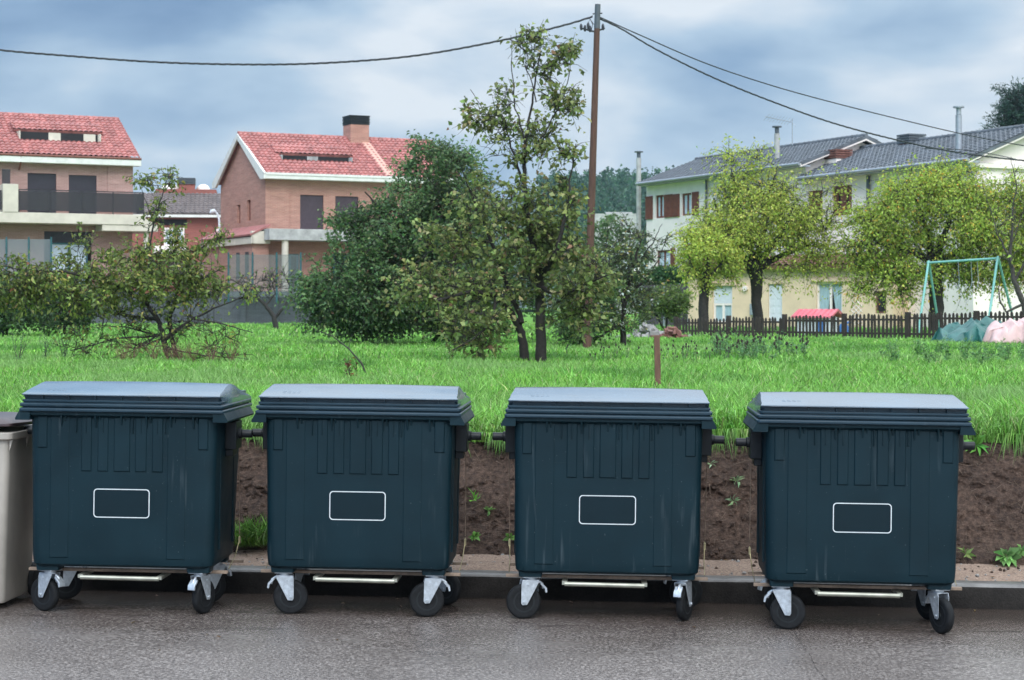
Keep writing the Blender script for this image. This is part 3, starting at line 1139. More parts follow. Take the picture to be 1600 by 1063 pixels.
# ------------------------------------------------------------------ beige wheelie bin at the left edge
def wheelie():
    x, d = -3.155, 10.60
    root = thing('wheelie_bin', 'beige wheelie bin with a brown lid, cut off by the left edge of the photo', 'trash bin', (x, d, zroad(x)), R(-4))
    b = MB()
    rings = [rrect(.235, .045, .50, .03, .03), rrect(.245, .035, .52, .035, .05), rrect(.286, .0, .62, .04, .955), rrect(.287, .0, .62, .04, .965),
             rrect(.312, -.028, .66, .035, .975), rrect(.314, -.030, .66, .035, 1.012), rrect(.300, -.018, .65, .03, 1.014)]
    b.loft(rings)
    for s in (-1, 1):
        b.prism([(s * .285, .97), (s * .306, .97), (s * .286, .90)], .01, .03, 'y')
        b.prism([(s * .285, .97), (s * .306, .97), (s * .286, .90)], .30, .32, 'y')
    b.box(-.16, .16, -.004, .02, .20, .62)
    b.build('body', MAT['beige_plastic'], root, 35, .003)
    m = MB()
    m.loft([rrect(.310, -.030, .66, .035, 1.030), rrect(.313, -.034, .665, .035, 1.034), rrect(.313, -.034, .665, .035, 1.048), rrect(.295, -.01, .64, .04, 1.066), rrect(.24, .05, .60, .06, 1.088), rrect(.15, .13, .52, .06, 1.098)])
    m.tube([(-.16, -.050, 1.040), (.16, -.050, 1.040)], .013, 10)
    m.box(-.17, -.15, -.052, -.02, 1.030, 1.050)
    m.box(.15, .17, -.052, -.02, 1.030, 1.050)
    lid = m.build('lid', MAT['brown_plastic'], root, 35, .002)
    lid.location = (0, .64, 1.036)
    for v in lid.data.vertices:
        v.co.y -= .64
        v.co.z -= 1.036
    lid.rotation_euler = (R(-1.5), 0, 0)
    for s in (-1, 1):
        w = MB()
        c = (s * .26, .54, .10)
        rings = []
        for r_, q in ((.03, -.025), (.085, -.025), (.099, -.018), (.10, 0), (.099, .018), (.085, .025), (.03, .025)):
            rings.append([(c[0] + q, c[1] + r_ * math.cos(2 * math.pi * k / 24), c[2] + r_ * math.sin(2 * math.pi * k / 24)) for k in range(24)])
        w.loft(rings)
        w.build('wheel', MAT['tyre'], root, 40)
    a = MB()
    a.cyl((-.26, .54, .10), (.26, .54, .10), .012, 10)
    a.build('axle', MAT['zinc'], root, 50)
    hd = MB()
    hd.tube([(-.24, .66, 1.0), (-.24, .72, 1.0), (.24, .72, 1.0), (.24, .66, 1.0)], .015, 8)
    hd.build('handle', MAT['beige_plastic'], root, 50)


wheelie()
# ------------------------------------------------------------------ houses
class Frame:
    """local frame of a building: origin O, local x along u, local y along v (away from the viewer)"""
    def __init__(self, ox, oy, th):
        self.ox, self.oy, self.c, self.s = ox, oy, math.cos(th), math.sin(th)
        self.th = th

    def x(self, px, y=0.0):
        k = (px - 800) / F
        return (k * (self.oy + y * self.c) - self.ox + y * self.s) / (self.c - k * self.s)

    def yside(self, px, x=0.0):
        """local y of a column seen on the plane local x = const"""
        k = (px - 800) / F
        # ox + x c - y s = k (oy + x s + y c)
        return (self.ox + x * self.c - k * (self.oy + x * self.s)) / (self.s + k * self.c)

    def z(self, py, x, y=0.0):
        d = self.oy + x * self.s + y * self.c
        return CH - (py - YH) / F * d

    def rect(self, px0, px1, py0, py1, y=0.0):
        x0, x1 = self.x(px0, y), self.x(px1, y)
        xm = (x0 + x1) / 2
        return [x0, x1, self.z(py1, xm, y), self.z(py0, xm, y)]


def facade(mb, s0, s1, z0, z1, ops, mp, rev=.14):
    ss = sorted({s0, s1, *[v for o in ops for v in o[:2] if s0 < v < s1]})
    zz = sorted({z0, z1, *[v for o in ops for v in o[2:4] if z0 < v < z1]})
    for a, b in zip(ss, ss[1:]):
        for c, d in zip(zz, zz[1:]):
            m, n = (a + b) / 2, (c + d) / 2
            if any(o[0] < m < o[1] and o[2] < n < o[3] for o in ops):
                continue
            mb.quad(mp(a, c, 0), mp(b, c, 0), mp(b, d, 0), mp(a, d, 0))
    for a, b, c, d in [o[:4] for o in ops]:
        a, b, c, d = max(a, s0), min(b, s1), max(c, z0), min(d, z1)
        mb.quad(mp(a, c, 0), mp(b, c, 0), mp(b, c, rev), mp(a, c, rev))
        mb.quad(mp(a, d, 0), mp(b, d, 0), mp(b, d, rev), mp(a, d, rev))
        mb.quad(mp(a, c, 0), mp(a, d, 0), mp(a, d, rev), mp(a, c, rev))
        mb.quad(mp(b, c, 0), mp(b, d, 0), mp(b, d, rev), mp(b, c, rev))


def tile_roof(mb, x0, x1, y0, z0, y1, z1, pitch=.30, nc=15, amp=.085, step=.060, under=.10, hole=None):
    """pantile slope from the eave (y0,z0) to the ridge (y1,z1); hole = (xa, xb, ta, tb) left open"""
    L = math.hypot(y1 - y0, z1 - z0)
    ny, nz = -(z1 - z0) / L * (1 if y1 > y0 else -1), abs(y1 - y0) / L
    nx = int((x1 - x0) / pitch * 8)
    rows = []
    for k in range(nc):
        rows += [(k / nc, step), ((k + .97) / nc, 0.0)]
    base = len(mb.v)
    for t, up in rows:
        for i in range(nx + 1):
            x = x0 + (x1 - x0) * i / nx
            ph = (x / pitch) % 1.0
            hgt = up + amp * (abs(math.sin(math.pi * ph)) ** .8)
            mb.v.append((x, y0 + (y1 - y0) * t + ny * hgt, z0 + (z1 - z0) * t + nz * hgt))
    for r in range(len(rows) - 1):
        t = (rows[r][0] + rows[r + 1][0]) / 2
        for i in range(nx):
            if hole:
                x = x0 + (x1 - x0) * (i + .5) / nx
                if hole[0] < x < hole[1] and hole[2] < t < hole[3]:
                    continue
            a = base + r * (nx + 1) + i
            mb.f.append((a, a + 1, a + nx + 2, a + nx + 1))
            mb.mi.append(0)
    # closed edges and underside
    def pt(x, t, h_):
        return (x, y0 + (y1 - y0) * t + ny * h_, z0 + (z1 - z0) * t + nz * h_)
    if not hole:
        mb.quad(pt(x0, 0, -under), pt(x1, 0, -under), pt(x1, 1, -under), pt(x0, 1, -under))
    mb.quad(pt(x0, 0, -under), pt(x1, 0, -under), pt(x1, 0, step), pt(x0, 0, step))
    for x in (x0, x1):
        mb.quad(pt(x, 0, -under), pt(x, 1, -under), pt(x, 1, step), pt(x, 0, step))


def ridge(mb, x0, x1, y, z, r=.11):
    n = int((x1 - x0) / .4)
    for k in range(n):
        a = x0 + (x1 - x0) * k / n
        b = x0 + (x1 - x0) * (k + 1) / n
        mb.tube([(a, y, z + .01), (b, y, z)], [r, r * .88], 8)


def MP(y):
    return lambda s, z, q: (s, y + q, z)


def roof_slit(root, x0, x1, za, zb, slope, y_of_z, wood, tilemat, divide):
    """recessed strip of windows in the roof under a raised lip of tiles"""
    ya, yb = y_of_z(za), y_of_z(zb)
    w = MB()
    # sloping sill, back wall, cheeks
    w.quad((x0, ya, za), (x1, ya, za), (x1, ya + .9, za + .02), (x0, ya + .9, za + .02))
    w.box(x0 - .02, x0 + .06, ya - .05, yb + .3, za - .05, zb + .02)
    w.box(x1 - .06, x1 + .02, ya - .05, yb + .3, za - .05, zb + .02)
    w.box(x0 - .02, x1 + .02, yb - .18, yb + .1, zb - .05, zb + .16)
    for q in divide:
        w.box(q - .35, q + .35, ya + .42, ya + .5, za, zb + .02)
    fr = w.build('roof_window', wood, root)
    d = MB()
    d.box(x0 + .06, x1 - .06, ya + .46, ya + .54, za, zb + .03)
    d.build('pane', MAT['dark'], fr)
    t = MB()
    tile_roof(t, x0 - .25, x1 + .25, yb - .42, zb + .12, yb + .55, zb + .12 + .97 * slope, nc=3)
    t.build('tile_lip', tilemat, fr)


def window(root, name, r, y, pane, frame, fw=.06, bars=(.5,), depth=.12, rev_mat=None):
    """frame set back in its opening with a pane behind it (r = x0,x1,z0,z1)"""
    x0, x1, z0, z1 = r
    f = MB()
    yy = y + depth - .04
    f.box(x0, x0 + fw, yy, yy + .05, z0, z1)
    f.box(x1 - fw, x1, yy, yy + .05, z0, z1)
    f.box(x0 + fw, x1 - fw, yy + .001, yy + .05, z1 - fw, z1)
    f.box(x0 + fw, x1 - fw, yy + .001, yy + .05, z0, z0 + fw)
    for q in bars:
        c = x0 + (x1 - x0) * q
        f.box(c - fw * .6, c + fw * .6, yy + .002, yy + .05, z0 + fw, z1 - fw)
    o = f.build(name, frame, root)
    p = MB()
    p.quad((x0, yy + .06, z0), (x1, yy + .06, z0), (x1, yy + .06, z1), (x0, yy + .06, z1))
    p.build('pane', pane, o)
    return o


def shutter(root, r, y, mat, slats=True, name='roller_shutter'):
    x0, x1, z0, z1 = r
    m = MB()
    n = max(4, int((z1 - z0) / .07)) if slats else 1
    for k in range(n):
        a = z0 + (z1 - z0) * k / n
        b = z0 + (z1 - z0) * (k + 1) / n
        m.prism([(y + .10, a), (y + .088, a + .01), (y + .088, b - .012), (y + .10, b), (y + .13, b), (y + .13, a)], x0, x1, 'x')
    return m.build(name, mat, root)


GZ = 2.55     # the terrace the brick houses stand on

# ---- house A, far left
TH = R(26)
A = Frame(-22.3, 109.0, TH)
hA = thing('brick_house', 'pink brick house with a dark balcony railing and red tiled roof at the left edge', 'house', (A.ox, A.oy, 0), TH)
eaveA, ridgeA, hdA = 10.55, 13.25, 4.6
LA = -15.0
doors = [A.rect(43, 88, 271, 336), A.rect(107.5, 151, 274, 338), A.rect(-60, -20, 268, 333)]
low = [A.rect(69, 143, 362, 445)]
for r in doors:
    r[2] = 7.16
wall = MB()
facade(wall, LA, 0, GZ, eaveA - .1, doors + low, MP(0))
wall.quad((0, 0, GZ), (0, 2 * hdA, GZ), (0, 2 * hdA, eaveA - .1), (0, 0, eaveA - .1))
wall.quad((LA, 0, GZ), (LA, 2 * hdA, GZ), (LA, 2 * hdA, eaveA - .1), (LA, 0, eaveA - .1))
wall.quad((LA, 2 * hdA, GZ), (0, 2 * hdA, GZ), (0, 2 * hdA, eaveA - .1), (LA, 2 * hdA, eaveA - .1))
for x in (LA, 0):
    wall.v += [(x, 0, eaveA - .1), (x, 2 * hdA, eaveA - .1), (x, hdA, ridgeA - .1)]
    wall.f.append((len(wall.v) - 3, len(wall.v) - 2, len(wall.v) - 1))
    wall.mi.append(0)
wall.box(-1.45, 0.03, -.06, -.004, 7.2, eaveA - .15)          # corner pier
wall.build('wall', MAT['brick_a'], hA)
slopeA = (ridgeA - eaveA) / hdA
rf = MB()
xa, xb = A.x(30, 1.5), A.x(157, 1.5)
za, zb = 11.42, 12.0
ta = (za - eaveA) / (ridgeA - eaveA)
tb = (zb - eaveA) / (ridgeA - eaveA)
tile_roof(rf, LA - .3, .35, -.45, eaveA - .05, hdA, ridgeA, hole=(xa, xb, ta + .02, tb + .04), pitch=.30, nc=15)
tile_roof(rf, LA - .3, .35, 2 * hdA + .45, eaveA - .05, hdA, ridgeA, pitch=.6, nc=6)
ridge(rf, LA - .3, .35, hdA, ridgeA + .03)
rfo = rf.build('roof', MAT['tile_red'], hA, 40)
roof_slit(hA, xa, xb, za, zb, slopeA, lambda z: (z - eaveA) / slopeA, MAT['cream'], MAT['tile_red'], [xa + (xb - xa) * .45, xb - .55])
g = MB()
g.box(LA - .3, .38, -.62, .0, eaveA - .50, eaveA - .16)
g.build('fascia', MAT['fascia'], hA, None, .01)
g = MB()
g.tube([(LA - .3, -.60, eaveA - .10), (.38, -.60, eaveA - .10)], .075, 8)
xq = A.x(30, -.1)
g.tube([(xq, -.58, eaveA - .15), (xq, -.56, eaveA - .55), (xq, -.07, eaveA - .9)], .05, 8)
g.build('gutter', MAT['shutter_brown'], hA, 50)
g = MB()                                             # pale valley between the two roof pitches
g.box(A.x(-6), A.x(6), -.5, -.3, 0, .01)
for r in doors:
    shutter(hA, r, 0, MAT['shutter_dark'])
s = low[0]
shutter(hA, [s[0], s[1], A.z(378, s[0]), s[3]], 0, MAT['shutter_dark'])
window(hA, 'window', [s[0] + .35, s[1] - .2, s[2], A.z(379, s[0])], 0, MAT['net_curtain'], MAT['teal_frame'], .10)
bal = MB()
yb = -1.55
bx1 = A.x(224, yb)
bal.box(LA, bx1 + .1, yb - .1, -.004, 6.55, 7.14)
bal.box(A.x(4, yb), A.x(28, yb), yb - .13, -.4, 7.14, 8.72)
bal.build('balcony', MAT['cream'], hA, None, .02)
cpy = MB()                                            # sloping canopy end and column on the right
cpy.prism([(bx1 - .2, 7.10), (bx1 + .85, 6.55), (bx1 + .85, 6.2), (bx1 - 2.4, 6.2), (bx1 - 2.4, 6.54), (bx1 - .2, 6.54)], yb - .05, 2.0, 'y')
cpy.cyl((bx1 + .25, yb + .3, GZ), (bx1 + .25, yb + .3, 6.2), .16, 14)
cpy.build('porch', MAT['cream'], hA, 40)
rl = MB()
x0 = A.x(29, yb)
rl.box(x0, bx1, yb - .035, yb - .015, 7.26, 8.36)
rl.box(bx1 - .02, bx1 + .01, yb - .03, -.1, 7.26, 8.36)
rl.box(x0, bx1 + .03, yb - .05, yb + .0, 8.40, 8.46)
rl.box(LA, A.x(3, yb), yb - .035, yb - .015, 7.26, 8.36)
n = 4
for k in range(n + 1):
    q = x0 + (bx1 - x0) * k / n
    rl.box(q - .03, q + .03, yb - .06, yb - .036, 7.14, 8.44)
rl.build('railing', MAT['rail_dark'], hA)
sc_ = MB()
sc_.box(A.x(3, -.8), A.x(16, -.8), -.82, -.78, 7.3, 9.6)
sc_.build('balcony_screen', MAT['rail_dark'], hA)
m_ = MB()
xm = A.x(1, 2)
m_.cyl((xm, hdA, ridgeA), (xm, hdA, ridgeA + 1.7), .03, 6)
m_.build('antenna', MAT['metal_grey'], hA)

# ---- house B, centre left
B = Frame(-14.74, 111.0, TH)
hB = thing('brick_house', 'red brick house with white gable edges and a brick chimney, behind the dark tree', 'house', (B.ox, B.oy, 0), TH)
eaveB, ridgeB, hdB = 9.55, 12.45, 4.5
LB = 12.5
doorsB = [B.rect(469, 505.5, 305, 359), B.rect(524, 560, 307, 360)]
for r in doorsB:
    r[2] = 6.5
lowB = [[B.x(440), B.x(467), GZ, 5.0], [B.x(520), B.x(560), GZ, 5.0]]
wall = MB()
facade(wall, 0, LB, GZ, eaveB, doorsB + lowB, MP(0))
ga = [[B.yside(p1), B.yside(p0), CH + (480 - b) / F * 114, CH + (480 - a) / F * 114] for p0, p1, a, b in ((370.5, 375.5, 318, 347), (386, 391.5, 313, 345))]
ga = [[min(g[0], g[1]), max(g[0], g[1]), g[2], g[3]] for g in ga]
facade(wall, 0, 2 * hdB, GZ, eaveB, ga, lambda s, z, q: (q, s, z), .16)
wall.quad((LB, 0, GZ), (LB, 2 * hdB, GZ), (LB, 2 * hdB, eaveB), (LB, 0, eaveB))
wall.quad((0, 2 * hdB, GZ), (LB, 2 * hdB, GZ), (LB, 2 * hdB, eaveB), (0, 2 * hdB, eaveB))
for x in (0, LB):
    wall.v += [(x, 0, eaveB), (x, 2 * hdB, eaveB), (x, hdB, ridgeB - .06)]
    wall.f.append((len(wall.v) - 3, len(wall.v) - 2, len(wall.v) - 1))
    wall.mi.append(0)
wall.box(-.03, 1.5, -.07, -.004, 6.3, eaveB - .1)
wall.build('wall', MAT['brick_b'], hB)
gm = MB()
for gq in ga:
    gm.quad((.15, gq[0], gq[2]), (.15, gq[1], gq[2]), (.15, gq[1], gq[3]), (.15, gq[0], gq[3]))
    gm.build('slot_window', MAT['shutter_brown'], hB)
    gm = MB()
slopeB = (ridgeB - eaveB) / hdB
xa, xb = B.x(438, 1.7), B.x(548, 1.7)
za, zb = eaveB + .95, eaveB + 1.5
ta, tb = .95 / (ridgeB - eaveB), 1.5 / (ridgeB - eaveB)
rf = MB()
tile_roof(rf, -.30, LB + .3, -.45, eaveB + .18, hdB, ridgeB + .10, hole=(xa, xb, ta + .02, tb + .02), pitch=.30, nc=15)
tile_roof(rf, -.30, LB + .3, 2 * hdB + .45, eaveB + .18, hdB, ridgeB + .10, pitch=.6, nc=6)
ridge(rf, -.30, LB + .3, hdB, ridgeB + .13)
rfo = rf.build('roof', MAT['tile_red'], hB, 40)
roof_slit(hB, xa, xb, za, zb, slopeB, lambda z: (z - eaveB) / slopeB, MAT['concrete'], MAT['tile_red'], [xa + (xb - xa) * .47])
fa = MB()
fa.box(-.34, LB + .3, -.72, .0, eaveB - .10, eaveB + .12)
fa.box(-.36, LB + .3, -.76, -.5, eaveB + .122, eaveB + .26)
# gable boards
for sgn in (0, 1):
    y0 = -.76 if sgn == 0 else 2 * hdB + .76
    zz = eaveB - .12
    fa.prism([(y0, zz), (y0, zz + .36), (hdB, ridgeB + .10), (hdB, ridgeB - .26), (y0 + (.7 if sgn == 0 else -.7), zz)], -.36, -.22, 'x')
fa.build('fascia', MAT['fascia'], hB, None, .01)
ch = MB()
cx0, cx1 = B.x(541, hdB), B.x(570, hdB)
ch.box(cx0, cx1, hdB - .75, hdB + .55, ridgeB - .9, ridgeB + .92)
cho = ch.build('chimney', MAT['brick_b'], rfo, None, .01)
cc = MB()
for k in range(5):
    z = ridgeB + .93 + k * .10
    cc.box(cx0 - .03 - .02 * (k % 2), cx1 + .03 + .02 * (k % 2), hdB - .78, hdB + .58, z, z + .075)
cc.box(cx0 + .1, cx1 - .1, hdB - .6, hdB + .4, ridgeB + .92, ridgeB + 1.45)
cc.box(cx0 - .05, cx1 + .05, hdB - .8, hdB + .6, ridgeB + 1.43, ridgeB + 1.50)
cc.build('chimney_cap', MAT['black_plastic'], cho)
vl = MB()                                              # pale mortar strip down the roof below the chimney
vw = .55
n = len(vl.v)
for t0, t1 in ((.02, .88),):
    y0, y1 = -.45 + (hdB + .45) * t0, -.45 + (hdB + .45) * t1
    z0, z1 = eaveB + .18 + (ridgeB - eaveB - .08) * t0, eaveB + .18 + (ridgeB - eaveB - .08) * t1
    vl.quad((cx0 + .75, y0, z0 + .13), (cx0 + .75 + vw, y0, z0 + .13), (cx0 + .75 + vw, y1, z1 + .13), (cx0 + .75, y1, z1 + .13))
vl.build('roof_flashing', M('roof_flashing', (.52, .30, .24), .8, .15), hB)
for r in doorsB:
    shutter(hB, r, 0, M('violet_shutter', (.058, .040, .052), .55, .15, 6))
for r in lowB:
    window(hB, 'window', r, 0, MAT['dark'], MAT['teal_frame'], .14)
po = MB()
py_ = -1.9
px0 = B.x(421, py_)
po.box(px0, LB - 1, py_, -.004, 5.75, 6.42)
po.build('porch_slab', MAT['concrete'], hB, None, .02)
po = MB()
po.cyl((B.x(448, py_) , py_ + .3, GZ), (B.x(448, py_), py_ + .3, 5.75), .20, 16)
po.build('column', MAT['cream'], hB, 50)
ln = MB()                                             # lean-to along the gable side
lw = -1.15
ln.box(lw + .15, -.004, -.6, 2 * hdB + .3, GZ, 5.65)
ln.build('side_wall', MAT['brick_b'], hB)
ln = MB()
ln.box(lw, -.004, -.9, -.602, 5.55, 6.3)
ln.box(lw - .02, lw + .14, -.9, 2 * hdB + .5, 5.55, 5.98)
ln.build('side_fascia', MAT['cream'], hB, None, .02)
ln = MB()
ln.prism([(lw - .1, 6.02), (-.004, 6.62), (-.004, 6.74), (lw - .12, 6.12)], -.95, 2 * hdB + .5, 'y')
ln.build('side_roof', MAT['tile_red'], hB)
for q in (B.yside(372, lw + .15), B.yside(386, lw + .15)):
    w = MB()
    w.box(lw + .13, lw + .16, q - .35, q + .35, 3.5, 5.1)
    w.build('side_window', MAT['rail_dark'], hB)

# ---- house C, far behind
Cc = Frame(*P(225, 0, 150)[:2], R(8))
hC = thing('brick_house', 'distant dark red house with brown roof and white dome skylights', 'house', (Cc.ox, Cc.oy, 0), R(8))
LC = Cc.x(420)
wl = MB()
ez = Cc.z(338, 4)
wl.box(-3, LC, 0, 9, .8, ez - .1)
wl.build('wall', MAT['brick_c'], hC)
rf = MB()
tile_roof(rf, -3.3, LC + .3, -.6, ez + .15, 4.2, Cc.z(303, 4, 4.2), pitch=.36, nc=11)
rf.build('roof', MAT['tile_brown'], hC, 40)
fa = MB()
fa.box(-3.3, LC + .3, -.75, .0, ez - .12, ez + .08)
fa.build('gutter', MAT['fascia'], hC)
tw = MB()
tw.box(Cc.x(243, 4.3), Cc.x(338, 4.3), 4.3, 9, ez - .2, Cc.z(296, 4, 4.3))
tw.build('upper_wall', MAT['brick_c'], hC)
tw = MB()
tw.box(Cc.x(279, 4.6), Cc.x(304, 4.6), 4.6, 6.2, ez, Cc.z(288, 4, 4.6))
cho = tw.build('chimney', MAT['brick_c'], hC)
tw = MB()
for k in range(4):
    z = Cc.z(288, 4, 4.6) + k * .14
    tw.box(Cc.x(277, 4.6), Cc.x(305, 4.6), 4.5, 6.3, z + .01, z + .10)
tw.build('chimney_cap', MAT['slate_pipe'], cho)
for p0, p1 in ((250, 281), (306, 328)):
    dm = MB()
    a, b_ = Cc.x(p0, 5), Cc.x(p1, 5)
    zc = Cc.z(297, 4, 5)
    rings = []
    for k in range(6):
        q = k / 5 * math.pi / 2
        rr = math.cos(q) * (b_ - a) / 2 + .01
        rings.append([((a + b_) / 2 + rr * math.cos(t * math.pi / 8), 6 + rr * math.sin(t * math.pi / 8), zc + math.sin(q) * .55) for t in range(16)])
    dm.loft(rings)
    dm.build('dome_skylight', MAT['white_wall'], hC, 60)
for p0, p1, a, b_ in ((256, 288, 356, 385), (338, 347, 358, 380)):
    w = MB()
    r = Cc.rect(p0, p1, a, b_, -.2)
    window(hC, 'window', r, -.2, MAT['net_curtain'], MAT['white_wall'], .14)
bb = MB()
r = Cc.rect(240, 292, 384, 398, -.9)
bb.box(r[0], r[1], -1.0, -.004, r[2], r[3])
bb.build('balcony', MAT['white_wall'], hC)
bb = MB()
r = Cc.rect(246, 292, 343, 352, -.02)
bb.box(r[0], r[1], -.06, -.004, r[2], r[3])
bb.build('lintel', MAT['dark'], hC)
lr = MB()
tile_roof(lr, Cc.x(262, -2.2), LC, -2.6, Cc.z(432, 4, -2.6), -.01, Cc.z(410, 4), pitch=.36, nc=5)
lr.build('porch_roof', MAT['tile_brown'], hC, 40)

# ---- terraced white houses on the right
u = R(-65.1)
D = Frame(7.24, 100.0, u)
WZ = .80


def white_house(name, label, x0, x1, zw, hd, dz_ridge, ops, tmat):
    root = thing(name, label, 'house', (D.ox, D.oy, 0), u)
    w = MB()
    facade(w, x0, x1, WZ, zw, ops, MP(0), .16)
    zr = zw + dz_ridge
    for x in (x0, x1):
        w.quad((x, 0, WZ), (x, 2 * hd, WZ), (x, 2 * hd, zw), (x, 0, zw))
        w.v += [(x, 0, zw), (x, 2 * hd, zw), (x, hd, zr)]
        w.f.append((len(w.v) - 3, len(w.v) - 2, len(w.v) - 1))
        w.mi.append(0)
    w.quad((x0, 2 * hd, WZ), (x1, 2 * hd, WZ), (x1, 2 * hd, zw), (x0, 2 * hd, zw))
    w.build('wall', MAT['white_wall'], root)
    rf = MB()
    tile_roof(rf, x0 + .01, x1 + .45, -.55, zw + .10, hd, zr + .22, pitch=.30, nc=15, amp=.045, step=.035)
    tile_roof(rf, x0 + .01, x1 + .45, 2 * hd + .5, zw + .10, hd, zr + .22, pitch=.6, nc=6)
    ridge(rf, x0, x1 + .45, hd, zr + .26)
    ro = rf.build('roof', tmat, root, 40)
    gt = MB()
    gt.tube([(x0 + .02, -.62, zw + .06), (x1 + .4, -.62, zw + .06)], .075, 8)
    gt.box(x0 + .02, x1 + .4, -.54, -.004, zw - .06, zw + .02)
    gt.build('gutter', MAT['metal_grey'], root, 50)
    fb = MB()
    for y0 in (-.55, 2 * hd + .5):
        fb.prism([(y0, zw - .08), (y0, zw + .09), (hd, zr + .20), (hd, zr + .03)], x1 + .30, x1 + .43, 'x')
    fb.build('gable_board', MAT['white_wall'], root)
    return root, ro, zr


topD = CH + (480 - 290) / F * 100
opsD = [D.rect(1024, 1037, 305, 341), D.rect(1065, 1080, 302, 337), D.rect(1026, 1047, 391, 418)]
hD, roD, zrD = white_house('white_house', 'white house with red-brown shutters and a roof aerial, left of the other white house', 0, 15.2, topD, 3.1, 1.25, opsD, MAT['tile_slate'])
for i, r in enumerate(opsD):
    window(hD, 'window', r, 0, MAT['net_curtain'], MAT['shutter_brown'], .10)
for p0, p1, a, b_ in ((1008.5, 1019, 307, 343), (1037.5, 1050, 304, 340), (1050.5, 1061, 303.5, 339), (1081, 1091, 300, 336), (1047.5, 1054, 388, 416)):
    r = D.rect(p0, p1, a, b_, -.05)
    s = MB()
    s.box(r[0], r[1], -.06, -.012, r[2], r[3])
    n = int((r[3] - r[2]) / .09)
    for k in range(n):
        z = r[2] + (r[3] - r[2]) * (k + .5) / n
        s.box(r[0] + .08, r[1] - .08, -.072, -.061, z - .02, z + .02)
    s.build('shutter', MAT['shutter_brown'], hD)
pp = MB()
xq = D.x(1104, -.1)
pp.cyl((xq, -.12, WZ), (xq, -.12, topD - .1), .06, 8)
pp.build('downpipe', MAT['slate_pipe'], hD)


def flue(root, x, y, z0, z1, r, mat, capmat, square=False):
    m = MB()
    if square:
        m.box(x - r, x + r, y - r, y + r, z0, z1)
    else:
        m.cyl((x, y, z0), (x, y, z1), r, 12)
    o = m.build('flue', mat, root, 50)
    c = MB()
    c.cyl((x, y, z1 + .02), (x, y, z1 + .30), r * .8, 12)
    c.cyl((x, y, z1 + .30), (x, y, z1 + .36), r * 1.8, 12)
    c.build('cowl', capmat, o, 50)
    return o


flue(hD, D.x(998, -.15), -.15, 4.0, CH + (480 - 246) / F * 100, .13, MAT['concrete'], MAT['slate_pipe'])
xf = D.x(1214, .8)
flue(hD, xf, .8, topD - .2, D.z(209, xf, .8), .13, MAT['concrete'], MAT['slate_pipe'])
an = MB()
xa_ = D.x(1238, 2.6)
za_ = zrD + .2
zt = D.z(187, xa_, 2.6)
an.cyl((xa_, 2.6, za_), (xa_, 2.6, zt), .025, 6)
an.tube([(xa_ - .1, 2.6, zt - .12), (xa_ + .2, .9, zt + .05)], .018, 6)
for k in range(9):
    q = k / 8
    c = (xa_ - .05 + .22 * q, 2.5 - 1.5 * q, zt - .1 + .13 * q)
    an.tube([(c[0] - .13, c[1] - .1, c[2] - .16), (c[0] + .13, c[1] + .1, c[2] + .16)], .01, 4)
an.tube([(xa_ - .25, 2.6, zt + .02), (xa_ + .25, 2.62, zt - .35)], .02, 4)
an.build('aerial', MAT['metal_grey'], hD)

topE = D.z(281, D.x(1262)) - .02
x1E = 27.25
opsE = [[D.x(1300), D.x(1331), D.z(337, D.x(1315)), D.z(290, D.x(1315))], [D.x(1262), D.x(1285), D.z(340, D.x(1272)), D.z(298, D.x(1272))]]
hE, roE, zrE = white_house('white_house', 'white house with grey roof and tall metal flue at the right edge', 15.24, x1E, topE, 3.1, 1.35, opsE, MAT['tile_slate'])
for r in opsE:
    window(hE, 'window', r, 0, MAT['dark'], MAT['shutter_brown'], .35)
pp = MB()
xq = D.x(1357, -.1)
pp.cyl((xq, -.12, WZ), (xq, -.12, topE - .1), .085, 8)
pp.build('downpipe', MAT['slate_pipe'], hE)
xf = D.x(1498, .6)
flue(hE, xf, .6, topE - .2, D.z(180, xf, .6), .13, MAT['metal_grey'], MAT['metal_grey'])
for px, ytop, kind in ((1424, 211, 0), (1310, 235, 1)):
    yy = 3.1 if kind == 0 else 1.5
    x = D.x(px, yy)
    w_ = .42
    zt = D.z(ytop, x, yy)
    c = MB()
    c.box(x - w_, x + w_, yy - w_, yy + w_, topE + .3, zt - .42)
    o = c.build('chimney', MAT['brick_c'] if kind == 0 else MAT['white_wall'], hE)
    c = MB()
    for k in range(4):
        z = zt - .40 + k * .11
        c.box(x - w_ - .05, x + w_ + .05, yy - w_ - .05, yy + w_ + .05, z, z + .08)
    c.box(x - w_ + .1, x + w_ - .1, yy - w_ + .1, yy + w_ - .1, zt - .43, zt + .02)
    c.build('chimney_cap', MAT['slate_pipe'] if kind == 0 else MAT['red_scrap'], o)
# string course across E's gable end
c = MB()
c.box(x1E + .003, x1E + .16, -.3, 6.4, topE - .22, topE - .02)
c.build('cornice', MAT['white_wall'], hE)

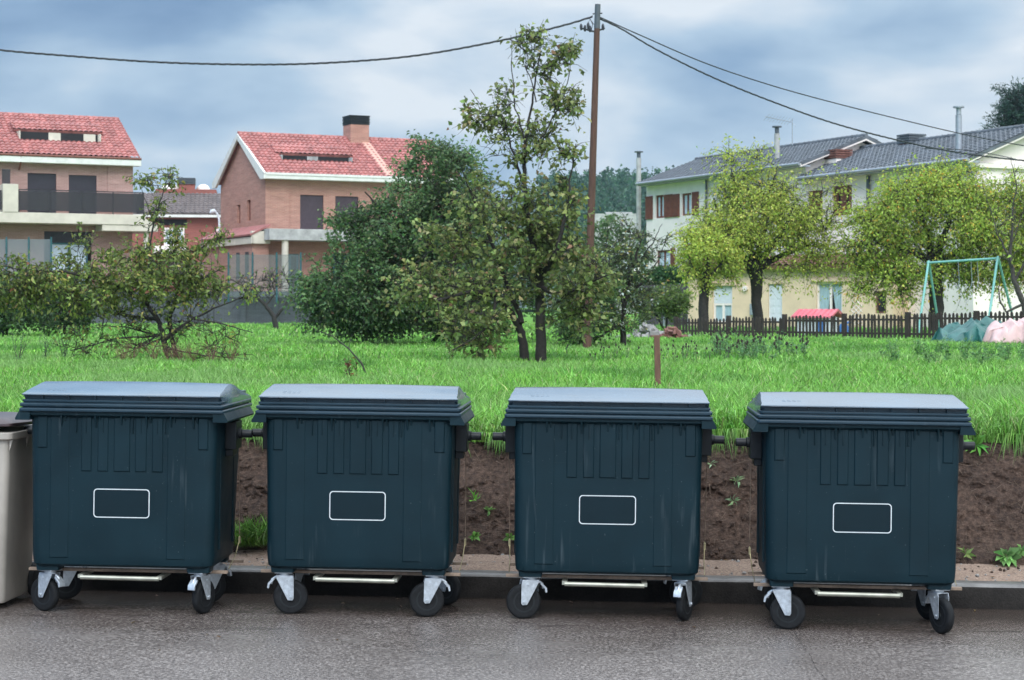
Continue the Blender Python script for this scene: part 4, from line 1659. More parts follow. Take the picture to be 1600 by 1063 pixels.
# ---- low beige extension
ex0, ey0 = P(1075, 0, 84)[:2]
ex1, ey1 = P(1395, 0, 78)[:2]
the = math.atan2(ey1 - ey0, ex1 - ex0)
X = Frame(ex0, ey0, the)
hX = thing('house_extension', 'low beige extension with a white door and curtained window, behind the picket fence', 'building', (ex0, ey0, 0), the)
LX = math.hypot(ex1 - ex0, ey1 - ey0)
topX = 3.55
opsX = [X.rect(1114, 1144, 447, 505), X.rect(1200, 1222, 444, 505), X.rect(1275.5, 1316, 441, 499), X.rect(1380, 1400, 455, 490)]
opsX[3][1] = min(opsX[3][1], LX - .3)
opsX[3][0] = opsX[3][1] - .5
for r in opsX[:3]:
    r[2] = max(r[2], .9)
w = MB()
facade(w, 0, LX, .7, topX, opsX, MP(0), .16)
w.quad((0, 0, .7), (0, 5, .7), (0, 5, topX), (0, 0, topX))
w.quad((LX, 0, .7), (LX, 3, .7), (LX, 3, topX), (LX, 0, topX))
w.quad((0, 0, topX), (LX, 0, topX), (LX, 3, topX), (0, 5, topX))
for r in (opsX[0], opsX[2]):
    w.box(r[0] - .25, r[1] + .25, -.10, -.004, r[3] + .02, r[3] + .14)
w.build('wall', MAT['beige_wall'], hX)
e = MB()
tile_roof(e, -.2, LX + .2, -.45, topX + .0, 1.4, topX + .5, pitch=.3, nc=5)
e.build('roof', M('brown_eave_tile', (.17, .085, .055), .7, .3), hX, 40)
r = opsX[0]
zs = r[3] - (r[3] - r[2]) * .47
shutter(hX, [r[0], r[1], zs, r[3]], 0, MAT['shutter_white'])
window(hX, 'window', [r[0], r[1], r[2], zs], 0, MAT['curtain'], MAT['white_wall'], .09)
r = opsX[1]
d_ = MB()
d_.box(r[0], r[1], .10, .15, r[2], r[3])
for i in range(2):
    for k in range(5):
        a = r[0] + .12 + i * (r[1] - r[0] - .1) / 2
        z = r[2] + .12 + k * (r[3] - r[2] - .15) / 5
        d_.box(a, a + (r[1] - r[0]) / 2 - .19, .085, .099, z, z + (r[3] - r[2]) / 5 - .12)
d_.build('door', MAT['shutter_white'], hX, None, .008)
r = opsX[2]
wo = window(hX, 'window', r, 0, MAT['dark'], MAT['white_wall'], .09, (.52,), .14)
cu = MB()                                                # tied curtains either side of the dark gap
for s in (0, 1):
    n = 12
    top0, top1 = (.02, .50) if s == 0 else (.54, .98)
    bot0, bot1 = (.02, .38) if s == 0 else (.74, .98)
    W_ = r[1] - r[0]
    for i in range(n):
        a, b_ = i / n, (i + 1) / n
        ya, yb_ = .150 + .03 * (i % 2), .150 + .03 * ((i + 1) % 2)
        q = lambda k, t: r[0] + W_ * ((top0 + (top1 - top0) * k) * (1 - t) + (bot0 + (bot1 - bot0) * k) * t)
        cu.quad((q(a, 1), ya, r[2]), (q(b_, 1), yb_, r[2]), (q(b_, 0), yb_, r[3]), (q(a, 0), ya, r[3]))
wo2 = cu.build('curtain', MAT['curtain'], wo)
[c for c in wo.children if c.name.startswith('pane')][0].location.y = .06
r = opsX[3]
window(hX, 'window', r, 0, MAT['dark'], MAT['stake_wood'], .08, ())
lt = MB()
q = X.x(1166)
lt.cyl((q, -.16, 2.62), (q, -.004, 2.62), .11, 12)
lt.build('wall_lamp', MAT['white_wall'], hX, 50)
lt = MB()
q = X.x(1178)
lt.box(q - .14, q + .14, -.14, -.004, 1.45, 1.95)
lt.build('meter_box', MAT['metal_grey'], hX, None, .01)
tr = MB()                                                # diagonal trellis on the wall
q0, q1 = X.x(1331), X.x(1348)
for k in range(-3, 6):
    for s in (-1, 1):
        a = q0 + (k * .22 if s > 0 else (k + 2) * .22)
        p0, p1 = (a, 1.0), (a + s * 1.1, 2.1)
        pts = []
        for (xx, zz) in (p0, p1):
            pts.append((min(max(xx, q0), q1), zz - (xx - min(max(xx, q0), q1)) * s))
        tr.tube([(pts[0][0], -.03, pts[0][1]), (pts[1][0], -.03, pts[1][1])], .016, 4)
tr.build('trellis', MAT['white_wall'], hX)

# ------------------------------------------------------------------ terrace and retaining wall under the brick houses
t = MB()
t.box(-60, -6, 103, 190, .6, GZ)
o = t.build('terrace', M('terrace_soil', (.16, .13, .10), .9, .3), None)
tag(o, kind='structure')
t = MB()
t.box(-60, -6, 102.6, 102.99, .6, GZ + .12)
for k in range(30):
    t.box(-60 + k * 1.8, -59.7 + k * 1.8, 102.5, 102.599, .6, GZ + .12)
o = t.build('retaining_wall', MAT['block_wall'])
tag(o, 'grey concrete block retaining wall below the brick houses', 'wall')


def mesh_fence_mat(name, c, alpha):
    m, h, b = new_mat(name)
    b.inputs['Base Color'].default_value = col4(c)
    b.inputs['Roughness'].default_value = .8
    b.inputs['Alpha'].default_value = alpha
    return m


def net_fence(label, p0, p1, z0, z1, n, matnet, nm='net_fence', postmat='teal_frame'):
    (x0, y0), (x1, y1) = p0, p1
    root = thing(nm, label, 'fence', (x0, y0, z0))
    rn = MB()
    dx, dy, H = x1 - x0, y1 - y0, z1 - z0
    rn.quad((0, .03, 0), (dx, dy + .03, 0), (dx, dy + .03, H), (0, .03, H))
    rn.build('netting', matnet, root)
    for k in range(n):
        q = k / (n - 1)
        pm = MB()
        pm.cyl((dx * q, dy * q, -.3), (dx * q, dy * q, H + .12), .05, 8)
        pm.build('post', MAT[postmat], root, 50)
    return root


a0, a1 = P(-60, 0, 100.5)[:2], P(80, 0, 100.5)[:2]
net_fence('grey netting fence on posts at the far left before the brick house', a0, a1, GZ - .2, CH + (480 - 374) / F * 100.5, 5, mesh_fence_mat('grey_net', (.16, .18, .20), .72))
a0, a1 = P(357, 0, 101)[:2], P(470, 0, 101)[:2]
net_fence('green netting fence on teal posts below the house with the brick chimney', a0, a1, GZ - .2, CH + (480 - 398) / F * 101, 4, mesh_fence_mat('green_net', (.13, .15, .155), .55))
# stair post / rail left of house B and street lamp
o = thing('street_lamp', 'white street lamp with curved arm between the brick houses', 'street lamp', P(343, 480, 118)[:2] + (GZ,))
lm = MB()
pz = lambda y: CH + (480 - y) / F * 118 - GZ
lm.tube([(0, 0, -.2), (0, 0, pz(390)), (0, 0, pz(352)), (-.02, 0, pz(343)), (-.12, 0, pz(335)), (-.25, 0, pz(331))], [.10, .09, .08, .075, .07, .06], 8)
lm.build('pole', MAT['galv'], o, 60)
lm = MB()
lm.tube([(-.22, 0, pz(331.5)), (-.34, 0, pz(330)), (-.50, 0, pz(331)), (-.60, 0, pz(334))], [.07, .14, .15, .05], 10)
lm.build('lamp_head', MAT['galv'], o, 60)
# ------------------------------------------------------------------ trees
def limb_path(pts, sub=5, jit=.03):
    """pixel polyline [(px,py,d,r)] -> jittered world points and radii"""
    W = [(Vector(P(a, b, c)), r) for a, b, c, r in pts]
    out, rad = [], []
    for (p, r), (q, s) in zip(W, W[1:]):
        L = (q - p).length
        for k in range(sub):
            t = k / sub
            j = Vector((random.gauss(0, jit), random.gauss(0, jit), random.gauss(0, jit * .5))) * L * .6 if (k or out) else Vector()
            out.append(p.lerp(q, t) + j)
            rad.append(r + (s - r) * t)
    out.append(W[-1][0])
    rad.append(W[-1][1])
    return out, rad


def sample_ell(px, py, d, rx, ry, rd, n, shell=.45):
    c = Vector(P(px, py, d))
    k = d / F
    out = []
    for _ in range(n):
        v = Vector((random.gauss(0, 1), random.gauss(0, 1), random.gauss(0, 1))).normalized()
        q = random.random() ** shell
        out.append(c + Vector((v.x * rx * k * q, v.y * rd * q, v.z * ry * k * q)))
    return out


class Wood:
    def __init__(self):
        self.mb = MB()
        self.pts = []

    def limb(self, pts, sub=5, jit=.03, n=8, start=.15):
        p, r = limb_path(pts, sub, jit)
        self.mb.tube([tuple(q) for q in p], r, n)
        k0 = int(len(p) * start)
        self.pts += list(zip(p[k0:], r[k0:]))
        return p, r

    def branch(self, a, b, r0, r1=.004, lift=.15, n=5, seg=4):
        L = (b - a).length
        mid = a.lerp(b, .5) + Vector((random.gauss(0, .08), random.gauss(0, .08), lift + random.gauss(0, .05))) * L
        pp, rr = [], []
        for k in range(seg + 1):
            t = k / seg
            q = a * (1 - t) ** 2 + mid * 2 * t * (1 - t) + b * t * t
            if 0 < k < seg:
                q = q + Vector((random.gauss(0, .025), random.gauss(0, .025), random.gauss(0, .025))) * L
            pp.append(q)
            rr.append(r0 + (r1 - r0) * t)
        self.mb.tube([tuple(q) for q in pp], rr, n, caps=False)
        return pp, rr


def tree(name, label, cat, base, limbs, ells, pal, size, leaves_per=60, twigs=5, twig_len=.35, ratio=.5, droop=.3, bark='bark', group=None,
         trunk_n=9, twig_r=.006, up=.55, jit=.16, bare=0.0, br0=.016, lift=.12, light=None, spread=.05, chain=True, curl=.18):
    x, y, z = base
    root = thing(name, label, cat, base, 0, group)
    w = Wood()
    for l in limbs:
        w.limb(l, n=trunk_n)
    C, Dr = [], []
    centres = []
    for e in ells:
        sp = sample_ell(*e[:7], shell=e[7] if len(e) > 7 else .45)
        centres += [(c, e[8] if len(e) > 8 else 1.0) for c in sp]
    centres.sort(key=lambda c: min((c[0] - p).length for p, _ in w.pts) if w.pts else 0)
    for c, dens in centres:
        best, bd = None, 1e9
        for p, r in (w.pts if len(w.pts) < 260 else random.sample(w.pts, 260)):
            dd = (p - c).length * random.uniform(.8, 1.5) + max(0, p.z - c.z) * .5
            if dd < bd:
                best, bd = (p, r), dd
        a, r = best
        L = (c - a).length
        pp, rr = w.branch(a, c, min(r * .8, max(.006, br0 * (.4 + L * .5))), .005 * (twig_r / .006), lift)
        if chain:
            w.pts += list(zip(pp[1:], rr[1:]))
        ax = (c - a).normalized() if L > .01 else Vector((0, 0, 1))
        for k in range(twigs):
            dv = (ax * .6 + Vector((random.gauss(0, .7), random.gauss(0, .7), random.gauss(up * .5, .55)))).normalized()
            ln = twig_len * random.uniform(.5, 1.25)
            st = pp[random.choice((2, 3, 4, 4))]
            e = st + dv * ln
            m = st.lerp(e, .5) + Vector((0, 0, .06 * ln))
            e = e - Vector((0, 0, droop * ln * .4))
            w.mb.tube([tuple(st), tuple(m), tuple(e)], [twig_r, twig_r * .7, twig_r * .35], 4, caps=False)
            if random.random() < bare:
                continue
            nl = max(1, int(leaves_per * dens / twigs * random.uniform(.5, 1.5)))
            for q in range(nl):
                t = random.uniform(.1, 1.0)
                b = st.lerp(m, t * 2) if t < .5 else m.lerp(e, t * 2 - 1)
                C.append((b.x + random.gauss(0, spread), b.y + random.gauss(0, spread), b.z + random.gauss(0, spread)))
                dd = dv * .35 + Vector((random.gauss(0, .6), random.gauss(0, .6), random.gauss(-droop, .45)))
                Dr.append((dd.x, dd.y, dd.z))
    off = np.array(base)
    w.mb.v = [(a - x, b - y, c_ - z) for a, b, c_ in w.mb.v]
    w.mb.build('trunk', MAT[bark], root, 60)
    if C:
        C, Dr = np.array(C), np.array(Dr)
        n = len(C)
        s = size * (.6 + .7 * rng.random(n))
        col = pick_colors(n, pal, jit)
        if light:
            # shoots of different age: whole sprays of paler or darker leaves
            cl = np.array([noise.noise(Vector((a[0] * light[0], a[1] * light[0], a[2] * light[0]))) for a in C])
            col = np.clip(col * (1 + light[1] * cl)[:, None], .004, .9)
        V, Q, CC = leaf_arrays(C - off, Dr, s, ratio, col, curl=curl)
        np_mesh('crown', V, Q, MAT['leaf'], CC, root)
    return root


PAL_PEAR = [(.120, .150, .046, 5), (.098, .130, .042, 4), (.165, .190, .066, 2.4), (.22, .19, .09, .7), (.15, .09, .055, .2), (.075, .100, .036, 1.4)]
PAL_DARK = [(.058, .105, .040, 5), (.046, .086, .036, 4), (.088, .140, .052, 2.6), (.125, .155, .065, .8), (.09, .065, .04, .1)]
PAL_APRI = [(.095, .130, .030, 5), (.072, .104, .028, 4), (.145, .170, .042, 2.4), (.22, .195, .06, .8), (.16, .075, .04, .25)]
PAL_LIME = [(.255, .30, .055, 5), (.215, .265, .050, 4), (.31, .345, .075, 2.5), (.17, .23, .032, 2), (.38, .33, .06, .4)]
PAL_LIME2 = [(.22, .285, .050, 5), (.19, .25, .044, 4), (.28, .335, .066, 2.5), (.14, .20, .030, 2), (.38, .29, .045, .6), (.40, .22, .035, .25)]

# ---- the pear tree in the middle
d = 32.0
base = P(836, 566, d)
limbs = [
    [(846, 568, d, .105), (845, 500, d, .085), (843, 440, d, .075), (832, 385, d, .055), (822, 300, d, .040), (818, 250, d, .032), (826, 190, d, .022), (838, 120, d + .1, .014), (846, 60, d + .1, .006)],
    [(820, 564, d + .1, .090), (815, 520, d + .1, .072), (800, 490, d, .055), (776, 462, d - .2, .045), (735, 455, d - .6, .032), (680, 470, d - 1.0, .018)],
    [(843, 440, d, .06), (870, 390, d - .4, .038), (885, 330, d - .5, .026), (892, 270, d - .4, .014), (900, 225, d - .3, .008)],
    [(815, 505, d, .05), (792, 440, d + .3, .040), (770, 380, d + .4, .032), (748, 330, d + .4, .022), (730, 285, d + .3, .014), (722, 265, d + .2, .008)],
    [(820, 300, d, .030), (806, 250, d + .2, .020), (790, 200, d + .3, .012), (760, 180, d + .3, .008), (735, 140, d + .3, .005)],
    [(818, 250, d, .022), (850, 210, d - .2, .014), (872, 170, d - .2, .010), (888, 120, d - .1, .008), (896, 70, d, .005)],
    [(822, 230, d, .018), (806, 170, d + .1, .012), (800, 110, d + .2, .008), (798, 55, d + .2, .004)],
    [(838, 160, d, .012), (825, 110, d, .008), (822, 55, d, .004)],
    [(843, 450, d, .05), (880, 460, d - .5, .034), (915, 445, d - .8, .022), (950, 430, d - 1.0, .010)],
    [(776, 462, d - .2, .030), (770, 500, d - .7, .022), (740, 530, d - 1.1, .012), (705, 548, d - 1.3, .008)],
    [(770, 380, d + .4, .022), (715, 370, d + .2, .016), (670, 395, d, .010), (640, 420, d, .007)],
]
ells = [
    (800, 405, d, 105, 80, 1.25, 58, .5), (730, 490, d - .6, 80, 62, .9, 36, .5), (890, 420, d - .4, 68, 90, .9, 38, .5), (830, 340, d, 75, 60, .8, 30, .5),
    (670, 450, d - .4, 60, 45, .7, 20, .5), (742, 530, d - .8, 48, 26, .7, 14, .5), (905, 490, d - .4, 45, 45, .7, 20, .5), (930, 430, d - .8, 32, 55, .5, 14, .5, .8), (745, 330, d + .3, 55, 55, .6, 18, .5),
    (885, 310, d - .3, 26, 70, .4, 13, .5), (700, 385, d, 55, 40, .6, 14, .5),
    # the thin top, cluster by cluster
    (755, 190, d + .3, 26, 14, .2, 8), (735, 183, d + .3, 10, 8, .1, 2), (795, 175, d + .2, 24, 55, .3, 12, .5, .5), (846, 62, d, 22, 20, .2, 7, .5, .6), (818, 80, d, 22, 32, .2, 7, .5, .4), (775, 215, d + .2, 30, 30, .3, 6, .5, .4),
    (886, 85, d, 16, 22, .2, 8), (870, 160, d - .2, 28, 32, .3, 12, .5, .8), (893, 168, d - .2, 12, 10, .2, 4), (840, 115, d, 24, 34, .2, 10, .5, .5), (848, 215, d - .1, 34, 34, .3, 13, .5, .8), (890, 235, d - .3, 20, 28, .3, 8, .5, .7), (810, 235, d + .1, 30, 34, .3, 10, .5, .5),
]
tree('pear_tree', 'tall half bare pear tree with forked trunk and yellowing leaves beside the utility pole', 'tree', base, limbs, ells, PAL_PEAR, .105,
     leaves_per=36, twigs=6, twig_len=.36, ratio=.62, droop=.35, jit=.22, bare=.10, light=(1.3, .45), br0=.020, spread=.045)

# ---- dense dark tree behind it
d = 46.0
base = P(705, 538, d)
limbs = [
    [(705, 545, d, .16), (702, 500, d, .14), (690, 440, d, .11), (670, 370, d, .08), (655, 310, d, .05), (650, 260, d, .02)],
    [(702, 500, d, .11), (640, 460, d - .5, .07), (560, 430, d - .8, .04), (500, 440, d - .9, .015)],
    [(702, 500, d, .11), (760, 450, d + .5, .07), (810, 400, d + .9, .04), (850, 360, d + 1, .015)],
    [(690, 440, d, .08), (720, 360, d + .3, .05), (740, 290, d + .4, .03), (735, 250, d + .4, .012)],
    [(670, 400, d, .06), (610, 340, d - .6, .04), (570, 300, d - .8, .015)],
    [(665, 545, d - .3, .05), (690, 520, d - .2, .05), (702, 500, d, .06)],
]
ells = [
    (645, 402, d, 130, 98, 2.3, 175, .30), (560, 460, d - .4, 95, 62, 1.6, 95, .35), (692, 308, d, 80, 58, 1.6, 72, .35), (740, 420, d + .4, 110, 100, 2.0, 90, .35),
    (592, 362, d - .3, 56, 50, 1.1, 38, .4), (640, 485, d - .6, 110, 36, 1.6, 80, .4), (500, 462, d - .4, 42, 46, .9, 30, .4), (730, 505, d - .4, 70, 34, 1.2, 30, .4), (575, 505, d - .5, 75, 20, 1.0, 28, .4),
    (660, 252, d, 45, 24, .7, 18, .4), (720, 250, d + .2, 34, 22, .6, 12, .4), (850, 430, d + .8, 60, 95, 1.3, 45, .4), (530, 345, d, 18, 10, .3, 6),
]
tree('plum_tree', 'broad dense dark green tree in front of the brick house with a chimney', 'tree', base, limbs, ells, PAL_DARK, .115,
     leaves_per=70, twigs=6, twig_len=.50, ratio=.5, droop=.25, jit=.22, light=(.9, .45), br0=.02, spread=.09, twig_r=.007)

# ---- apricot bush on the left
d = 32.0
base = P(255, 566, d)
limbs = [
    [(268, 568, d, .060), (256, 530, d, .050), (248, 500, d, .040), (225, 470, d, .034), (170, 440, d - .3, .026), (100, 425, d - .6, .022), (20, 420, d - .8, .010)],
    [(276, 562, d + .1, .045), (264, 500, d + .2, .036), (280, 450, d + .3, .028), (300, 400, d + .4, .020), (330, 375, d + .4, .010)],
    [(258, 530, d, .045), (300, 498, d - .3, .022), (345, 478, d - .5, .015), (385, 462, d - .5, .007)],
    [(225, 470, d, .03), (232, 410, d, .022), (240, 350, d, .016), (252, 310, d, .010), (268, 262, d, .005)],
    [(240, 350, d, .010), (226, 310, d, .007), (214, 278, d, .004)],
    [(248, 500, d, .035), (205, 495, d + .4, .028), (140, 480, d + .6, .018), (70, 470, d + .8, .010)],
    [(300, 498, d - .3, .018), (345, 505, d - .6, .012), (395, 520, d - .8, .006)],
    [(250, 525, d, .02), (180, 530, d - .4, .012), (110, 548, d - .6, .006)], [(250, 525, d, .018), (200, 512, d - .2, .012), (150, 508, d - .4, .006)],
    [(250, 530, d, .016), (205, 548, d - .4, .010), (160, 566, d - .6, .005)], [(258, 545, d, .016), (320, 555, d - .4, .010), (390, 562, d - .6, .005)],
    [(254, 520, d, .014), (218, 540, d + .2, .008), (190, 572, d + .2, .004)], [(256, 520, d, .014), (240, 548, d - .2, .008), (226, 575, d - .4, .004)],
]
ells = [
    (225, 430, d, 100, 55, 1.0, 70, .5), (120, 445, d - .4, 90, 44, .8, 56, .5), (30, 445, d - .6, 70, 44, .7, 38, .5), (300, 440, d + .2, 65, 45, .7, 38, .5), (270, 380, d + .2, 52, 40, .5, 17, .5),
    (-30, 450, d - .6, 50, 45, .7, 14, .5), (190, 480, d, 90, 22, .6, 18, .5, .8), (335, 375, d + .3, 25, 16, .3, 5, .5, .8), (375, 458, d - .4, 28, 18, .3, 6, .5, .6),
    (222, 288, d, 14, 9, .2, 4, .5, .8), (262, 280, d, 14, 14, .2, 5, .5, .7), (245, 330, d, 10, 26, .2, 6, .5, .6), (130, 375, d, 40, 20, .3, 5, .5, .5),
    (130, 525, d - .5, 38, 14, .3, 4, .5, .6), (355, 520, d - .6, 34, 14, .3, 4, .5, .3), (240, 515, d - .2, 105, 38, .6, 52, .5, .04), (330, 545, d - .4, 60, 24, .4, 10, .5, .03), (120, 545, d - .5, 60, 22, .4, 8, .5, .05),
]
tree('apricot_tree', 'low spreading fruit bush with bare lower twigs, in front of the left brick house', 'tree', base, limbs, ells, PAL_APRI, .095,
     leaves_per=46, twigs=6, twig_len=.32, ratio=.46, droop=.55, jit=.2, bare=.12, light=(1.2, .4), spread=.04)

# ---- small bare tree, left of centre, far
d = 76.0
base = P(432, 516, d)
limbs = [[(432, 518, d, .12), (428, 495, d, .10), (415, 478, d, .07), (402, 465, d, .05), (398, 448, d, .03), (385, 440, d, .015)],
         [(430, 497, d, .07), (445, 478, d, .055), (455, 455, d, .04), (448, 435, d, .025), (462, 420, d, .012)],
         [(415, 478, d, .04), (430, 460, d + .4, .03), (425, 440, d + .5, .015)], [(402, 465, d, .03), (380, 462, d, .02), (365, 450, d, .01)]]
tree('bare_tree', 'small nearly leafless tree with a leaning forked trunk before the grey block wall', 'tree', base, limbs, [(420, 445, d, 52, 26, 1.0, 34, .5)], PAL_APRI, .16,
     leaves_per=6, twigs=5, twig_len=.55, ratio=.5, droop=.2, bare=.5, twig_r=.012, br0=.03)

# ---- pale blossoming tree by the pole
d = 44.5
base = P(975, 545, d)
limbs = [[(975, 548, d, .085), (973, 510, d, .07), (976, 470, d, .055), (990, 420, d, .035), (1000, 380, d, .02), (1010, 350, d, .008)],
         [(975, 480, d, .05), (955, 440, d - .3, .03), (945, 400, d - .4, .018), (950, 360, d - .4, .008)],
         [(976, 470, d, .04), (1005, 440, d + .3, .025), (1030, 405, d + .4, .012), (1042, 372, d + .4, .006)],
         [(990, 420, d, .02), (1020, 380, d, .014), (1035, 350, d, .006)], [(973, 505, d, .035), (940, 525, d - .3, .025), (910, 530, d - .4, .012)]]
ells = [(968, 430, d, 46, 55, .8, 48, .5), (985, 380, d, 36, 40, .6, 20, .5, .6), (1005, 470, d, 30, 40, .5, 18, .5), (955, 500, d - .2, 35, 30, .5, 18, .5), (1025, 390, d, 22, 40, .4, 10, .5, .35)]
tree('small_fruit_tree', 'small tree with pale greyish leaves and dark twigs, just right of the utility pole', 'tree', base, limbs, ells,
     [(.075, .105, .045, 5), (.050, .075, .035, 4), (.13, .15, .05, 2), (.34, .38, .36, 1.5), (.22, .17, .06, .5)], .095, leaves_per=40, twigs=6, twig_len=.38, ratio=.5, droop=.3, bare=.2, twig_r=.007, light=(1.2, .35))

# ---- lime green street trees in front of the white houses
d = 66.0
base = P(1183, 523, d)
limbs = [[(1183, 525, d, .20), (1182, 470, d, .18), (1182, 435, d, .23), (1178, 418, d, .30), (1172, 408, d, .20)],
         [(1180, 420, d, .20), (1150, 400, d - .4, .09), (1120, 385, d - .6, .05), (1098, 370, d - .7, .03)], [(1180, 420, d, .20), (1220, 400, d + .3, .09), (1262, 385, d + .5, .05), (1290, 385, d + .6, .03)],
         [(1178, 418, d, .16), (1165, 360, d, .09), (1150, 300, d, .04), (1142, 262, d, .015)], [(1178, 418, d, .16), (1195, 350, d, .09), (1205, 290, d, .04), (1215, 260, d, .015)],
         [(1180, 418, d, .14), (1225, 360, d - .4, .07), (1245, 310, d - .5, .03)], [(1178, 418, d, .12), (1130, 350, d + .4, .06), (1115, 310, d + .5, .03)]]
ells = [(1180, 352, d, 92, 52, 2.2, 112, .32), (1120, 378, d - .4, 52, 40, 1.2, 46, .4), (1250, 362, d + .3, 55, 46, 1.2, 50, .4), (1165, 300, d, 52, 42, 1.2, 46, .45, .6), (1225, 300, d, 42, 34, 1.0, 24, .5, .5),
        (1140, 258, d, 20, 20, .5, 6, .5, .8), (1175, 252, d, 16, 16, .4, 5, .5, .8), (1285, 330, d, 30, 42, .7, 14, .5, .5), (1280, 395, d, 28, 18, .6, 11, .5, .8), (1110, 412, d - .5, 30, 14, .6, 7, .5, .6), (1260, 428, d, 16, 14, .5, 4), (1205, 440, d - .4, 30, 14, .4, 5, .5, .6), (1310, 300, d, 14, 30, .4, 5, .5, .4)]
tree('mulberry_tree', 'lime green tree with a swollen trunk top, in front of the white door', 'tree', base, limbs, ells, PAL_LIME, .115,
     leaves_per=80, twigs=6, twig_len=.95, ratio=.52, droop=.55, bark='bark', jit=.09, twig_r=.008, br0=.024, light=(.6, .22), spread=.12)

d = 64.0
base = P(1100, 525, d)
limbs = [[(1100, 526, d, .17), (1099, 480, d, .18), (1102, 450, d, .17), (1104, 425, d, .10), (1108, 395, d, .04)], [(1102, 450, d, .09), (1085, 425, d, .05), (1075, 400, d, .02)], [(1103, 440, d, .08), (1125, 415, d, .05), (1140, 395, d, .02)]]
ells = [(1108, 398, d, 46, 36, 1.0, 40, .4), (1080, 428, d, 18, 14, .4, 5, .5, .7), (1135, 418, d, 20, 16, .5, 6, .5, .7), (1100, 452, d, 12, 16, .3, 6), (1090, 375, d, 22, 18, .5, 8, .5, .7)]
tree('mulberry_tree', 'small lime green tree with a short black ivy-clad trunk, left of the white door', 'tree', base, limbs, ells, PAL_LIME, .115,
     leaves_per=90, twigs=6, twig_len=.6, ratio=.52, droop=.55, bark='bark', jit=.09, twig_r=.008, light=(.6, .22), spread=.11)

d = 65.0
base = P(1463, 524, d)
limbs = [[(1463, 526, d, .27), (1463, 470, d, .25), (1462, 425, d, .24), (1462, 405, d, .2)],
         [(1462, 412, d, .17), (1420, 390, d - .4, .08), (1370, 380, d - .6, .05), (1335, 385, d - .6, .02)], [(1462, 412, d, .17), (1510, 385, d + .3, .08), (1560, 370, d + .4, .05), (1600, 365, d + .4, .02)],
         [(1462, 408, d, .14), (1440, 340, d, .08), (1425, 290, d, .03)], [(1462, 408, d, .14), (1485, 340, d, .08), (1500, 290, d, .03)], [(1420, 390, d - .4, .07), (1385, 430, d - .6, .04), (1365, 460, d - .6, .015)]]
ells = [(1455, 342, d, 110, 60, 2.4, 140, .32), (1375, 375, d - .4, 55, 52, 1.3, 56, .42), (1540, 350, d + .3, 70, 66, 1.4, 80, .42), (1485, 295, d, 55, 32, 1.2, 40, .45, .8), (1420, 300, d, 42, 34, 1.0, 28, .45, .8),
        (1405, 430, d - .5, 50, 28, .9, 34, .45), (1500, 425, d, 60, 26, 1.0, 34, .45), (1360, 450, d - .4, 22, 16, .5, 10, .5, .8), (1570, 415, d, 40, 40, .9, 26, .45), (1600, 330, d, 50, 55, 1.2, 40, .45), (1625, 360, d, 45, 70, 1.2, 34, .45), (1605, 415, d, 40, 40, 1.0, 26, .45), (1410, 462, d - .5, 20, 8, .3, 4, .5, .6), (1340, 400, d - .4, 22, 26, .5, 10)]
tree('mulberry_tree', 'wide lime green tree with orange tinted leaves behind the teal swing frame', 'tree', base, limbs, ells, PAL_LIME2, .12,
     leaves_per=84, twigs=6, twig_len=.95, ratio=.52, droop=.6, bark='bark', jit=.09, twig_r=.008, br0=.024, light=(.55, .26), spread=.12)

# ---- bare branching tree at the right edge
d = 60.0
base = P(1612, 522, d)
limbs = [[(1612, 525, d, .12), (1600, 475, d, .10), (1585, 440, d, .08), (1578, 405, d, .06), (1582, 350, d, .035), (1588, 290, d, .02), (1580, 245, d, .008)],
         [(1585, 440, d, .05), (1608, 400, d, .035), (1618, 340, d, .02), (1612, 280, d, .008)], [(1578, 405, d, .04), (1560, 370, d, .025), (1548, 330, d, .015), (1535, 290, d, .006)],
         [(1600, 475, d, .05), (1572, 488, d, .035), (1560, 465, d, .025), (1562, 430, d, .012)], [(1580, 380, d, .02), (1600, 330, d, .012), (1604, 270, d, .006)]]
tree('bare_tree', 'bare grey branched tree at the right edge, beside the swing frame', 'tree', base, limbs, [(1585, 340, d, 42, 95, .9, 30, .5)], PAL_LIME2, .15,
     leaves_per=3, twigs=4, twig_len=.7, bare=.7, bark='bark_grey', twig_r=.008, br0=.018)

# ---- conifer beyond the roof at the top right
d = 125.0
base = P(1625, 455, d)
limbs = [[(1625, 470, d, .40), (1622, 320, d, .32), (1618, 200, d, .18), (1615, 120, d, .05)]]
for k in range(16):
    yy = 128 + k * 8
    for s in (-1, 1):
        L = 22 + k * 4.0 * random.uniform(.7, 1.15)
        limbs.append([(1617, yy, d, .07), (1617 + s * L * .6, yy + random.uniform(-4, 10), d + random.uniform(-2, 2), .04), (1617 + s * L, yy + random.uniform(2, 18), d + random.uniform(-2.5, 2.5), .015)])
ells = [(1600, 168, d, 42, 34, 1.6, 70, .5), (1588, 200, d, 46, 24, 1.6, 60, .5), (1625, 230, d, 50, 60, 2.2, 40, .5), (1590, 148, d, 24, 12, .8, 8), (1560, 205, d, 18, 6, .5, 6), (1650, 180, d, 30, 50, 2, 24)]
tree('conifer_tree', 'dark conifer rising behind the grey roof at the top right corner', 'tree', base, limbs, ells, [(.022, .050, .040, 5), (.016, .036, .030, 4), (.04, .075, .05, 1)], .42,
     leaves_per=60, twigs=7, twig_len=1.0, ratio=.16, droop=.1, twig_r=.012, spread=.12)


